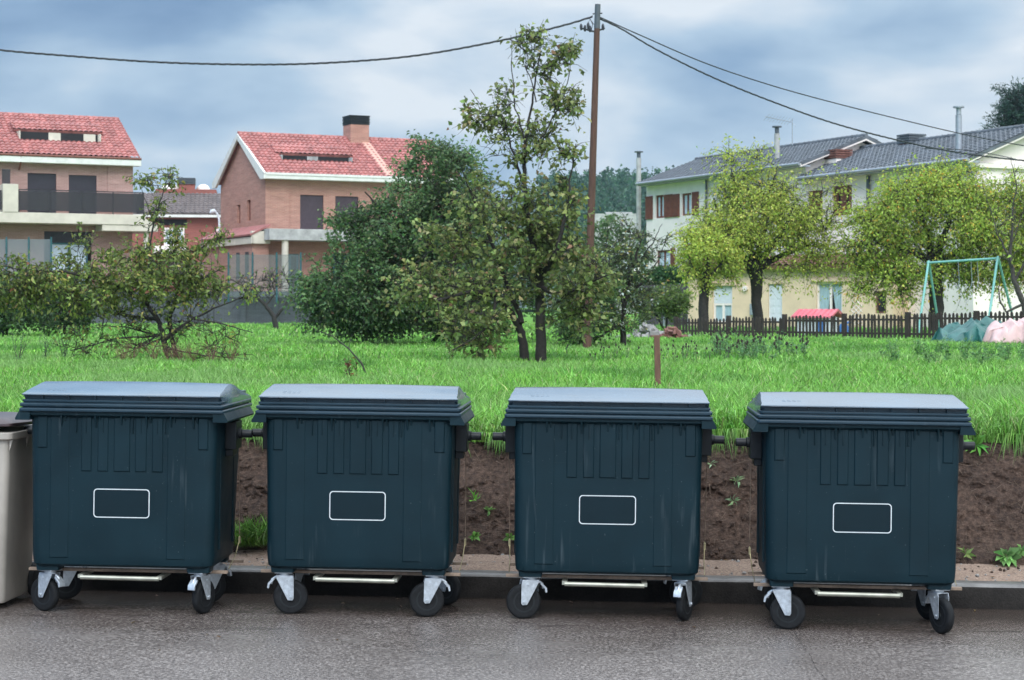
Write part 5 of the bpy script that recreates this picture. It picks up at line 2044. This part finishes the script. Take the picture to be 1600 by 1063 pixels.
# ------------------------------------------------------------------ shrubs and hedges
def shrub(name, label, cat, ells, d, pal, size, n, base_px, group=None, light=(.8, .35), ratio=.5):
    base = P(base_px, 480, d)[:2] + (.82,)
    limbs = []
    for e in ells[:4]:
        limbs.append([(base_px, 480 + .96 * F / d, d, .04), ((base_px + e[0]) / 2, e[1] + e[4] * .6, d, .03), (e[0], e[1], d, .012)])
    return tree(name, label, cat, base, limbs, ells, pal, size, leaves_per=n, twigs=5, twig_len=.4, ratio=ratio, droop=.2, light=light, spread=.10, twig_r=.006, group=group)


shrub('shrub', 'dark green shrub at the far left edge', 'shrub', [(10, 472, 58, 70, 34, 1.2, 60, .4), (-50, 455, 58, 60, 46, 1.0, 30, .4), (15, 500, 57.5, 70, 16, .9, 30, .4)], 58, [(.030, .060, .020, 5), (.022, .046, .017, 4), (.05, .085, .025, 1)], .13, 66, 10)
shrub('shrub', 'dark green shrub half hidden behind the low fruit bush', 'shrub', [(100, 468, 60, 62, 36, 1.1, 60, .4), (105, 498, 59.5, 55, 16, .9, 24, .4)], 60, [(.030, .060, .020, 5), (.022, .046, .017, 4), (.05, .085, .025, 1)], .13, 66, 100)
shrub('shrub', 'green shrub at the foot of the utility pole', 'shrub', [(905, 505, 44, 42, 36, .8, 50, .42), (935, 465, 44, 30, 50, .6, 24, .45)], 44, PAL_DARK, .10, 56, 908)
shrub('shrub', 'tall dark shrub behind the utility pole, before the distant white building', 'shrub', [(945, 395, 80, 40, 60, 1.2, 80, .42), (985, 420, 80, 30, 62, 1.0, 55, .42)], 80, PAL_DARK, .15, 56, 960)
shrub('shrub', 'leafy green bush behind the rubble, left of the picket fence', 'shrub', [(1045, 475, 72, 34, 26, .9, 44, .42), (1012, 482, 72, 20, 18, .7, 18, .42)], 72, [(.075, .115, .030, 5), (.055, .085, .024, 4), (.11, .15, .04, 1)], .15, 56, 1040)
o = shrub('clipped_hedge', 'clipped dark green hedge beside the white house with red-brown shutters', 'hedge', [(1042, 437, 92, 34, 14, 1.0, 90, .3), (1020, 440, 92, 18, 13, .8, 34, .3)], 92, [(.022, .062, .020, 5), (.032, .080, .026, 3)], .16, 60, 1040)
w = MB()
(x0, y0), (x1, y1) = P(1003, 0, 90)[:2], P(1080, 0, 88)[:2]
w.quad((x0, y0, .7), (x1, y1, .7), (x1, y1, CH + (480 - 444) / F * 89), (x0, y0, CH + (480 - 446) / F * 90))
w.quad((x0, y0 + .2, .7), (x1, y1 + .2, .7), (x1, y1 + .2, CH + (480 - 444) / F * 89), (x0, y0 + .2, CH + (480 - 446) / F * 90))
w.quad((x0, y0, CH + (480 - 446) / F * 90), (x1, y1, CH + (480 - 444) / F * 89), (x1, y1 + .2, CH + (480 - 444) / F * 89), (x0, y0 + .2, CH + (480 - 446) / F * 90))
w.quad((x0, y0, .7), (x0, y0 + .2, .7), (x0, y0 + .2, CH + (480 - 446) / F * 90), (x0, y0, CH + (480 - 446) / F * 90))
tag(w.build('garden_wall', M('brown_garden_wall', (.055, .042, .042), .9, .3)), 'dark brown garden wall below the clipped hedge', 'wall')
net_fence('thin wire fence on a grey post before the dark brown garden wall', P(1000, 0, 86)[:2], P(1076, 0, 85)[:2], .8, CH + (480 - 446) / F * 86, 3, mesh_fence_mat('wire_net', (.12, .14, .15), .22), 'wire_fence', 'metal_grey')

# ------------------------------------------------------------------ utility pole and cables
d = 42.0
pb, pt = Vector(P(917, 548, d)), Vector(P(934, 7, d))
o = thing('utility_pole', 'tall leaning brown wooden utility pole behind the pear tree', 'utility pole', tuple(pb))
t = MB()
v = pt - pb
t.tube([(0, 0, -.1), tuple(v * .3), tuple(v * .6), tuple(v * .93)], [.098, .088, .078, .066], 16)
t.build('pole', MAT['pole_wood'], o, 60)
t = MB()
t.tube([tuple(v * .93), tuple(v)], [.068, .064], 16)
t.build('pole_cap', MAT['slate_pipe'], o, 60)
at = lambda px, py, dd=d: Vector(P(px, py, dd)) - pb
t = MB()
t.tube([tuple(at(907, 44)), tuple(at(930, 50)), tuple(at(945, 44))], .022, 6)
t.tube([tuple(at(926, 22)), tuple(at(941, 21))], .015, 6)
for q in ((908, 44), (914, 46), (919, 42), (922, 47), (942, 44)):
    c = at(*q)
    t.tube([tuple(c + Vector((0, 0, -.05))), tuple(c + Vector((0, -.02, .04))), tuple(c + Vector((0, 0, .09)))], [.022, .035, .018], 8)
t.tube([tuple(at(921, 28)), tuple(at(926, 38)), tuple(at(924, 48)), tuple(at(930, 50))], .008, 5)
t.tube([tuple(at(917, 41)), tuple(at(922, 30)), tuple(at(929, 40))], .008, 5)
t.build('bracket', MAT['cable'], o, 60)


def cable(label, pts, r, twist=False):
    """pts: pixel points with distance; smooth curve through them, doubled and twisted if asked"""
    W = [Vector(P(*p)) for p in pts]
    o0 = W[0].copy()
    out = []
    n = len(W)
    for i in range(n - 1):
        p0, p1, p2, p3 = W[max(0, i - 1)], W[i], W[i + 1], W[min(n - 1, i + 2)]
        for k in range(16):
            s = k / 16
            out.append(.5 * ((2 * p1) + (p2 - p0) * s + (2 * p0 - 5 * p1 + 4 * p2 - p3) * s * s + (3 * p1 - p0 - 3 * p2 + p3) * s ** 3))
    out.append(W[-1])
    m = MB()
    if twist:
        L = [0.0]
        for a, b in zip(out, out[1:]):
            L.append(L[-1] + (b - a).length)
        dense, M_ = [], int(L[-1] / .10)
        j = 0
        for k in range(M_ + 1):
            s = L[-1] * k / M_
            while j < len(L) - 2 and L[j + 1] < s:
                j += 1
            dense.append(out[j].lerp(out[j + 1], (s - L[j]) / max(1e-6, L[j + 1] - L[j])))
        for ph in (0, 2.09, 4.19):
            m.tube([tuple(q - o0 + Vector((0, math.cos(k * .9 + ph), math.sin(k * .9 + ph))) * r * .75) for k, q in enumerate(dense)], r * .6, 5)
    else:
        m.tube([tuple(q - o0) for q in out], r, 6)
    ob = m.build('overhead_cable', MAT['cable'], None, 60, 0, tuple(o0))
    return tag(ob, label, 'cable')


cable('thick twisted overhead cable sagging from the pole to the left edge', [(926, 26, 42), (880, 40, 42), (780, 64, 42), (650, 87, 42), (520, 98, 42), (400, 101, 42), (250, 97.5, 42), (100, 87, 42), (-20, 76, 42), (-200, 50, 42)], .020, True)
cable('upper of the two overhead cables running from the pole to the right', [(937, 27, 42), (1000, 55, 42.6), (1100, 98, 43.6), (1200, 132, 44.8), (1300, 160, 46), (1420, 190, 47.5), (1520, 213, 48.8), (1620, 231, 50), (1760, 250, 52)], .014)
cable('lower and thicker of the two overhead cables running right from the pole', [(938, 30, 42), (970, 45, 42.2), (1030, 80, 42.4), (1120, 124, 43), (1220, 164, 44), (1310, 195, 45), (1410, 221, 46.2), (1500, 239, 47.5), (1610, 252, 49), (1760, 262, 51)], .017, True)
cable('thin slack cable hanging in front of the right white house near the photo edge', [(1440, 232, 60), (1500, 234, 60), (1560, 243, 60), (1640, 262, 60)], .014)

# ------------------------------------------------------------------ picket fence
f0, f1 = Vector(P(1056, 0, 60.5)), Vector(P(1640, 0, 49.5))
dirv = (f1 - f0)
dirv.z = 0
Lf = dirv.length
thf = math.atan2(dirv.y, dirv.x)
fz = zlot(f0.x, f0.y)
o = thing('picket_fence', 'low dark weathered picket fence in front of the beige extension', 'fence', (f0.x, f0.y, .84), thf)
nb = 6
for bay in range(nb):
    a, b_ = Lf * bay / nb, Lf * (bay + 1) / nb
    m = MB()
    n = 17
    hb = .60 + .24 * bay / (nb - 1)
    for k in range(n):
        x = a + (b_ - a) * (k + .5) / n + random.gauss(0, .008)
        h_ = hb + random.gauss(0, .018)
        w_ = .040
        ti = random.gauss(0, .012)
        pts = [(x - w_, -.05), (x + w_, -.05), (x + w_ + ti, h_ - .05), (x + ti + w_ * .3, h_), (x + ti - w_ * .3, h_), (x - w_ + ti, h_ - .05)]
        m.prism(pts, -.012 + random.gauss(0, .003), .010, 'y')
    for z in (.16, hb - .18):
        m.box(a + .04, b_ - .04, .011, .05, z, z + .06)
    m.build('picket_panel', MAT['fence_wood'], o)
for k in range(nb + 1):
    x = Lf * k / nb
    m = MB()
    m.box(x - .065, x + .065, -.05, .07, -.1, .64 + .24 * k / nb + random.uniform(0, .05))
    m.build('post', MAT['fence_wood'], o, None, .01)

# ------------------------------------------------------------------ swing frame, toy house, tarps, rubble
d = 62.0
o = thing('swing_frame', 'teal metal swing frame without seats standing behind the picket fence', 'swing', P(1500, 480, d)[:2] + (.84,))
ob = Vector(P(1500, 480, d)[:2] + (.84,))
q = lambda px, py, dd: tuple(Vector(P(px, py, dd)) - ob)
for (a, ft) in (((1451, 408, 62.3), [(1434, 525, 61.2), (1469, 521, 63.6)]), ((1559, 401, 60.6), [(1541, 527, 59.6), (1590, 523, 61.8)])):
    for p in ft:
        t = MB()
        k = Vector(q(*p))
        k.z = -.02
        t.tube([q(*a), tuple(k)], .042, 10)
        t.build('leg', MAT['teal_paint'], o, 60)
t = MB()
t.tube([q(1449, 411, 62.3), q(1560, 404, 60.6)], .042, 10)
t.build('top_bar', MAT['teal_paint'], o, 60)
t = MB()
for px in (1497, 1517, 1527):
    t.tube([q(px, 409, 61.4), q(px + 2, 440, 61.4), q(px - 1, 452, 61.4)], .010, 4)
t.build('hanging_rope', MAT['metal_grey'], o)

d = 63.5
oh = Vector(P(1278, 480, d)[:2] + (.84,))
o = thing('toy_house', 'small plastic toy house with a pink roof behind the picket fence', 'toy house', tuple(oh), R(-32))
t = MB()
t.box(-.60, .60, -.45, .45, 0, .62)
t.build('wall', MAT['toy_white'], o, None, .02)
t = MB()
t.prism([(-.60, .58), (-.60, .64), (0, .88), (.60, .64), (.60, .58), (0, .82)], -.74, .74, 'x')
for k in range(8):
    a = -.70 + k * .19
    for s in (-1, 1):
        n = len(t.v)
        t.prism([(s * .60, .645), (s * .60, .665), (s * .02, .90), (s * .02, .875)], a, a + .12, 'x')
t.build('roof', MAT['toy_pink'], o, None, .008)
t = MB()
t.box(.14, .40, -.47, -.452, .12, .46)
t.build('window', MAT['toy_blue'], o)
o = tag(MB(), None) if False else None
t = MB()
t.tube([(0, 0, 0), (.02, 0, .22), (0, 0, .42)], [.14, .19, .11], 10)
t.tube([(0, 0, .40), (.25, .02, .47)], .04, 8)
tag(t.build('toy_vehicle', MAT['toy_blue'], None, 50, 0, P(1318, 480, 61.5)[:2] + (.84,)), 'blue plastic toy beside the pink roofed toy house', 'toy')


def tarp(label, px0, px1, pyt, d, mat, seed, depth=.9, ragged=.12, prof=(0, .3, .5, .8, 1, .7)):
    cx, cy, _ = P((px0 + px1) / 2, 480, d)
    hw = (px1 - px0) / 2 * d / F
    H = CH + (480 - pyt) / F * d - .84
    nx, ny = 90, 44
    V = []
    rt = random.Random(int(seed * 10))
    tents = [(hw * (q_ - .5) * 1.7 + rt.uniform(-.1, .1), rt.uniform(-.35, .35), (.62 + .40 * prof[int(q_ * (len(prof) - 1) + .5)]) * rt.uniform(.92, 1.0), rt.uniform(.45, .9), rt.uniform(.28, .6)) for q_ in [k_ / 6 for k_ in range(7)]]
    for j in range(ny + 1):
        for i in range(nx + 1):
            a, b = i / nx * 2 - 1, j / ny * 2 - 1
            env = max(0, 1 - abs(a) ** 3.2) ** .8 * max(0, 1 - abs(b) ** 2.6) ** .8
            r = 1 - env
            ax, by = a * hw, b * depth
            wob = .10 * noise.noise(Vector((ax * 2.2 + seed, by * 2.2, seed)))
            tent = max(h_ * H - k1 * abs(ax + wob - x_) - k2 * abs(by - y_ + wob) for x_, y_, h_, k1, k2 in tents)
            crease = .055 * (1 - 3 * abs(noise.noise(Vector((ax * 2.6 + by * 1.9, by * 2.1 - ax, seed + 4)))))
            fold = crease / .055
            z = max(0, min(1, env * 2.2) * (tent + crease + .02 * noise.noise(Vector((ax * 9, by * 9, seed)))))
            V.append((a * hw * (1 + ragged * noise.noise(Vector((b * 2, seed, 1)))) + .05 * fold, b * depth + .10 * fold, z + (.015 if r < 1 else .01)))
    idx = np.arange((nx + 1) * (ny + 1)).reshape(ny + 1, nx + 1)
    Q = np.stack([idx[:-1, :-1], idx[:-1, 1:], idx[1:, 1:], idx[1:, :-1]], -1).reshape(-1, 4)
    ob = np_mesh('tarp', np.array(V), Q, mat, smooth=True)
    ob.data.set_sharp_from_angle(angle=R(22))
    ob.location = (cx, cy, .84)
    s = ob.modifiers.new('thickness', 'SOLIDIFY')
    s.thickness = .008
    return tag(ob, label, 'tarp')


tarp('crumpled teal green tarpaulin heap in front of the picket fence', 1459, 1566, 495, 48.2, MAT['teal_tarp'], 3.3)
tarp('pale pink tarpaulin heap next to the crumpled teal one', 1536, 1650, 496, 47.4, MAT['pink_tarp'], 8.7, .8, .05, (.2, .7, 1, .9, 1, .8))
d = 56.5
for k, (px, w_, h_, mt, nm, lab, cat) in enumerate(((1010, .42, .30, 'stone', 'rubble_heap', 'heap of pale stones left of the picket fence end', 'rubble'), (1048, .22, .26, 'red_scrap', 'scrap_heap', 'rusty red scrap pile against the left end of the picket fence', 'scrap'))):
    m = MB()
    for j in range(46):
        a = random.gauss(0, w_)
        b_ = random.gauss(0, .3)
        z = max(.02, 1.35 * h_ * math.exp(-(a / w_) ** 2 * .6) * random.random())
        s = random.uniform(.05, .13)
        mx = Matrix.Translation((a, b_, z)) @ Matrix.Rotation(random.random() * 3, 4, Vector((random.random(), random.random(), random.random() + .01)).normalized())
        m.box(-s, s * random.uniform(.6, 1.6), -s * .7, s * .7, -s * .5, s * .5, 0, mx)
    tag(m.build(nm, MAT[mt], None, None, .012, P(px, 480, d)[:2] + (.84,)), lab, cat)

# wooden stake
d = 21.0
c = P(1027, 0, d)
m = MB()
zt = CH - (524 - YH) / F * d - .84
m.loft([[(a * .034 * k + t_, b_ * .030, z) for a, b_ in ((-1, -1), (1, -1), (1, 1), (-1, 1))] for z, k, t_ in ((-.1, 1, .008), (zt * .5, .98, .003), (zt - .02, .95, -.006), (zt, .8, -.008))])
tag(m.build('stake', MAT['stake_wood'], None, None, .006, (c[0], d, .84)), 'short square wooden stake standing in the grass behind the third dumpster', 'stake')


# ------------------------------------------------------------------ weeds
def weed(name, label, loc, stems, h, spread, leaf, pal, lean=(0, 0), heads=None, group=None, leafn=10, ratio=.35, stemmat='bark_grey', r=.004, cat='weed', seedcol=(.035, .022, .018)):
    root = thing(name, label, cat, loc, 0, group)
    m, C, D_, S = MB(), [], [], []
    hd = MB()
    for k in range(stems):
        a = random.random() * 6.283
        s = spread * random.uniform(.3, 1)
        hh = h * random.uniform(.6, 1.1)
        e = Vector((math.cos(a) * s + lean[0] * hh, math.sin(a) * s * .7 + lean[1], hh))
        mid = e * .5 + Vector((random.gauss(0, .03), random.gauss(0, .03), hh * .12))
        m.tube([(0, 0, -.03), tuple(mid), tuple(e)], [r, r * .8, r * .45], 4)
        for j in range(leafn):
            t = random.uniform(.12, 1)
            p = (mid * (t * 2)) if t < .5 else mid.lerp(e, t * 2 - 1)
            C.append(tuple(p))
            D_.append((random.gauss(0, 1), random.gauss(0, 1), random.gauss(.25, .5)))
            S.append(leaf * random.uniform(.5, 1.2) * (1.15 - .6 * t))
        if heads and random.random() < heads[1]:
            hd.tube([tuple(e - Vector((0, 0, heads[0]))), tuple(e), tuple(e + Vector((0, 0, heads[0])))], [heads[0] * .35, heads[0] * .75, heads[0] * .2], 6)
    m.build('stem', MAT[stemmat], root)
    if hd.v:
        hd.build('seed_head', MAT['seed_head'], root, 60)
    if C:
        V, Q, CC = leaf_arrays(np.array(C), np.array(D_), np.array(S), ratio, pick_colors(len(C), pal, .2))
        np_mesh('foliage', V, Q, MAT['leaf'], CC, root)
    return root


MAT['seed_head'] = M('dark_seed_head', (.030, .020, .017), .9, .3)
MAT['green_stem'] = M('green_stem', (.07, .14, .04), .7, .3)
PW = [(.075, .15, .060, 4), (.055, .115, .050, 3), (.11, .19, .08, 1.5)]
for k in range(26):
    px = random.gauss(1185, 38)
    d = random.uniform(31, 38)
    loc = P(px, 480, d)[:2]
    weed('seeding_weed', 'leafy weed with dark seed heads in the patch beyond the rightmost dumpster', loc + (zlot(*loc),), 5, random.uniform(.28, .50), .14, .10, PW, heads=(.032, .55), group='dark seeded weeds in the grass patch', stemmat='green_stem')
for k in range(22):
    px = random.choice((random.uniform(880, 1090), random.uniform(1060, 1140)))
    d = random.uniform(28, 36)
    loc = P(px, 480, d)[:2]
    weed('seeding_weed', 'thin dry weed with small dark heads between the pear tree and the dark seeded weeds', loc + (zlot(*loc),), 3, random.uniform(.22, .36), .10, .06, PW, heads=(.022, .7), group='thin dry weeds between pear tree and seed patch', leafn=4)
for k in range(26):
    px = random.uniform(1380, 1600)
    d = random.uniform(28, 38)
    loc = P(px, 480, d)[:2]
    weed('tall_weed', 'tall grey green weed in the grass before the tarps', loc + (zlot(*loc),), 5, random.uniform(.24, .42), .16, .11, [(.085, .17, .055, 4), (.06, .13, .045, 3)], group='grey green weeds before the tarps', stemmat='green_stem')
for px, d, h_, lab in ((100, 33, .62, 'airy green weed left of the low fruit bush trunk'), (28, 30, .55, 'grey dry weed at the left edge behind the leftmost dumpster'), (70, 34, .42, 'short green weed between the airy weed and the left edge weed')):
    loc = P(px, 480, d)[:2]
    weed('tall_weed', lab, loc + (zlot(*loc),), 8, h_, .22, .07, PW, leafn=9, ratio=.3)
for k, (px, d) in enumerate(((205, 31.5), (285, 31.2), (300, 31.6), (330, 31), (190, 31), (240, 30.8), (360, 31.4), (265, 31))):
    loc = P(px, 480, d)[:2]
    weed('dry_grass_tuft', 'straw coloured dry grass tuft under the low fruit bush', loc + (zlot(*loc),), 26, .36, .26, .12, [(.24, .20, .12, 3), (.18, .15, .085, 2), (.11, .14, .05, 1)], leafn=2, ratio=.06, r=.003, group='dry grass tufts under the low fruit bush', stemmat='dry_stem' if 'dry_stem' in MAT else 'stake_wood')
# red-brown dock and arching bare stem behind the second dumpster
loc = P(548, 480, 23.5)[:2]
weed('dock_weed', 'small dead reddish brown weed behind the second dumpster', loc + (zlot(*loc),), 6, .30, .12, .085, [(.11, .032, .018, 3), (.06, .022, .016, 2), (.07, .09, .03, 1)], leafn=6, ratio=.5, stemmat='bark')
loc = P(577, 480, 25)[:2]
m = MB()
zz = zlot(*loc)
q = lambda px, py, dd: tuple(Vector(P(px, py, dd)) - Vector(loc + (zz,)))
m.tube([(0, 0, -.05), q(565, 568, 25), q(545, 545, 25.2), (q(520, 526, 25.4)), q(500, 518, 25.5), q(484, 511, 25.5)], [.013, .012, .010, .008, .006, .003], 6)
m.tube([q(545, 545, 25.2), q(548, 528, 25.3), q(556, 518, 25.3)], [.006, .004, .002], 5)
m.tube([q(520, 526, 25.4), q(512, 508, 25.4)], [.005, .002], 5)
tag(m.build('arching_shoot', MAT['bark'], None, 60, 0, loc + (zz,)), 'long arching bare stem leaning left in the grass behind the second dumpster', 'plant stem')


# plants on the bank and at its foot
def bank_at(px, py):
    """point of the bank surface seen at that pixel"""
    best, bd = None, 1e9
    for k in range(0, 57):
        t = k / 56
        d0 = 12.2
        for _ in range(3):
            x = (px - 800) / F * d0
            y, z = bank_pt(x, t)
            d0 = y
        e = abs(CH - (py - YH) / F * d0 - z)
        if e < bd:
            best, bd = (x, y - .012, z), e
    return best


def rosette(label, px, py, n, size, pal, rise=.3, ratio=.42, nm='bank_plant'):
    loc = bank_at(px, py)
    C, D_, S = [], [], []
    for k in range(n):
        a = k / n * 6.283 + random.gauss(0, .25)
        C.append((0, 0, .01))
        D_.append((math.cos(a), -abs(math.sin(a)) * .7 - .25, math.sin(a) * .8 + rise))
        S.append(size * random.uniform(.7, 1.15))
    V, Q, CC = leaf_arrays(np.array(C), np.array(D_), np.array(S), ratio, pick_colors(n, pal, .15), curl=.12)
    o = np_mesh(nm, V, Q, MAT['leaf'], CC)
    o.location = loc
    return tag(o, label, 'plant')


PG = [(.19, .28, .15, 3), (.14, .22, .11, 2)]
rosette('upper grey green rosette weed on the bank left of the rightmost dumpster', 1151, 754, 9, .075, PG, .3, .24)
rosette('lower grey green rosette weed on the bank left of the rightmost dumpster', 1146, 788, 8, .075, PG, .3, .24)
rosette('tiny pale sprig high on the bank close to the third dumpster', 1112, 731, 6, .05, PG, .3, .25)
rosette('small leafy sprout on the bank in the gap right of the second dumpster', 763, 800, 6, .06, [(.12, .22, .07, 1)])
rosette('thin bright green grass sprout on the bank beside the second dumpster', 741, 782, 12, .10, [(.10, .27, .04, 1)], .9, .12)
rosette('low green leaves at the bank foot beside the second dumpster', 742, 842, 10, .06, [(.10, .20, .05, 1)])
rosette('low green leaves at the bank foot beside the third dumpster', 796, 842, 9, .06, [(.10, .20, .05, 1)])
rosette('broad leaved green weed at the bank foot right of the rightmost dumpster', 1572, 872, 16, .11, [(.10, .20, .07, 3), (.14, .25, .09, 2)], .35, .5)
rosette('small green weed at the bank foot near the right photo edge', 1596, 862, 9, .08, [(.11, .22, .07, 1)])
rosette('green weed hanging under the turf edge right of the rightmost dumpster', 1524, 700, 12, .12, [(.08, .20, .04, 1)], .1, .3)
rosette('small weed stuck to the bank close to the rightmost dumpster base', 1508, 866, 9, .08, [(.13, .19, .06, 1)], .5, .25)


def tuft(label, px, py, n, h, w):
    loc = bank_at(px, py)
    x = rng.normal(0, w, n)
    y = rng.normal(-.05, .05, n)
    C = np.stack([x, y, np.zeros(n)], 1)
    D_ = np.stack([x * 2.0 + rng.normal(0, .35, n), rng.normal(-.3, .35, n), np.ones(n)], 1)
    V, Q, CC = leaf_arrays(C, D_, h * (.5 + .7 * rng.random(n)), .055, pick_colors(n, GRASS_PAL, .2), curl=.25)
    o = np_mesh('grass_tuft', V, Q, MAT['grass'], CC)
    o.location = loc
    return tag(o, label, 'grass tuft')


tuft('bright green grass tuft at the bank foot between the two leftmost dumpsters', 397, 852, 420, .20, .075)

# dead twigs and roots poking out of the bank
def twig_litter():
    m = MB()
    for k in range(700):
        x = random.uniform(-4, 4.4)
        y, z = bank_pt(x, random.uniform(.04, .84))
        L = random.uniform(.03, .15)
        a = Vector((random.gauss(0, 1), random.gauss(-.25, .2), random.gauss(-.3, .7))).normalized() * L
        p = Vector((x, y - .006, z))
        m.tube([tuple(p), tuple(p + a * .5 + Vector((random.gauss(0, .01), -.012, random.gauss(0, .01)))), tuple(p + a)], [.0013, .0010, .0005], 4)
    return m


tag(twig_litter().build('root_litter', MAT['dry_stem'] if 'dry_stem' in MAT else M('dry_root', (.18, .13, .095), .9, .4)), kind='stuff')

# ------------------------------------------------------------------ far hill with its wood
def hillz(x, y):
    q = (x - 30) / 150
    r = (y - 560) / 150
    g = math.exp(-q * q - r * r)
    return 35.5 * g + 5 * noise.noise(Vector((x * .012, y * .012, 2))) * g - 1.5


nx, ny = 90, 40
V = np.array([(-160 + 380 * i / nx, 330 + 400 * j / ny, hillz(-160 + 380 * i / nx, 330 + 400 * j / ny)) for j in range(ny + 1) for i in range(nx + 1)])
idx = np.arange((nx + 1) * (ny + 1)).reshape(ny + 1, nx + 1)
Q = np.stack([idx[:-1, :-1], idx[:-1, 1:], idx[1:, 1:], idx[1:, :-1]], -1).reshape(-1, 4)
tag(np_mesh('hill', V, Q, M('hill_cover', (.030, .058, .045), .9, .4, .08), smooth=True), kind='structure')
n = 70000
hx = rng.uniform(8, 95, n)
hy = rng.uniform(400, 575, n)
tr_id = (np.floor(hx / 5) * 31 + np.floor(hy / 6)).astype(int)
hz = np.array([hillz(a, b) for a, b in zip(hx, hy)])
pk = np.array([max(0, 1 - ((a % 5 - 2.5) ** 2 + (b % 6 - 3) ** 2) / 9) ** .6 for a, b in zip(hx, hy)])
tall = np.array([3.0 + 3.2 * noise.noise(Vector((float(t) * 1.37, .5, .2))) for t in tr_id])
zt = hz + 1 + rng.random(n) * pk * (3.5 + tall)
V, Q, CC = leaf_arrays(np.stack([hx, hy, zt], 1), unit_rand(n), 1.0 * (.6 + .8 * rng.random(n)), .8, pick_colors(n, [(.022, .062, .034, 3), (.034, .082, .040, 2), (.016, .046, .028, 2)], .2))
tag(np_mesh('forest', V, Q, MAT['leaf'], CC), kind='stuff')
# pale low roofs at the hill foot
m = MB()
x0, y0 = P(925, 0, 260)[:2]
x1 = P(1000, 0, 260)[0]
m.box(x0, x1, y0, y0 + 8, .5, CH + (480 - 334) / F * 260)
m.box(x0 + 2, x1 - 1, y0 + 1, y0 + 7, CH + (480 - 334) / F * 260, CH + (480 - 331) / F * 260)
tag(m.build('far_building', MAT['concrete']), 'distant long white building at the foot of the wooded hill', 'building')

# ------------------------------------------------------------------ the air
def build_haze():
    m = bpy.data.materials.new('haze_air')
    m.use_nodes = True
    h = N(m)
    h.n.remove(h.n['Principled BSDF'])
    v = h.add('ShaderNodeVolumePrincipled')
    v.inputs['Color'].default_value = (.62, .78, .95, 1)
    v.inputs['Density'].default_value = HAZE
    v.inputs['Anisotropy'].default_value = .2
    h.link(v.outputs[0], h.n['Material Output'].inputs['Volume'])
    b = MB()
    b.box(-2600, 2600, -60, 3600, -2.5, 75)
    tag(b.build('haze', m), kind='stuff')


HAZE = .00014
build_haze()
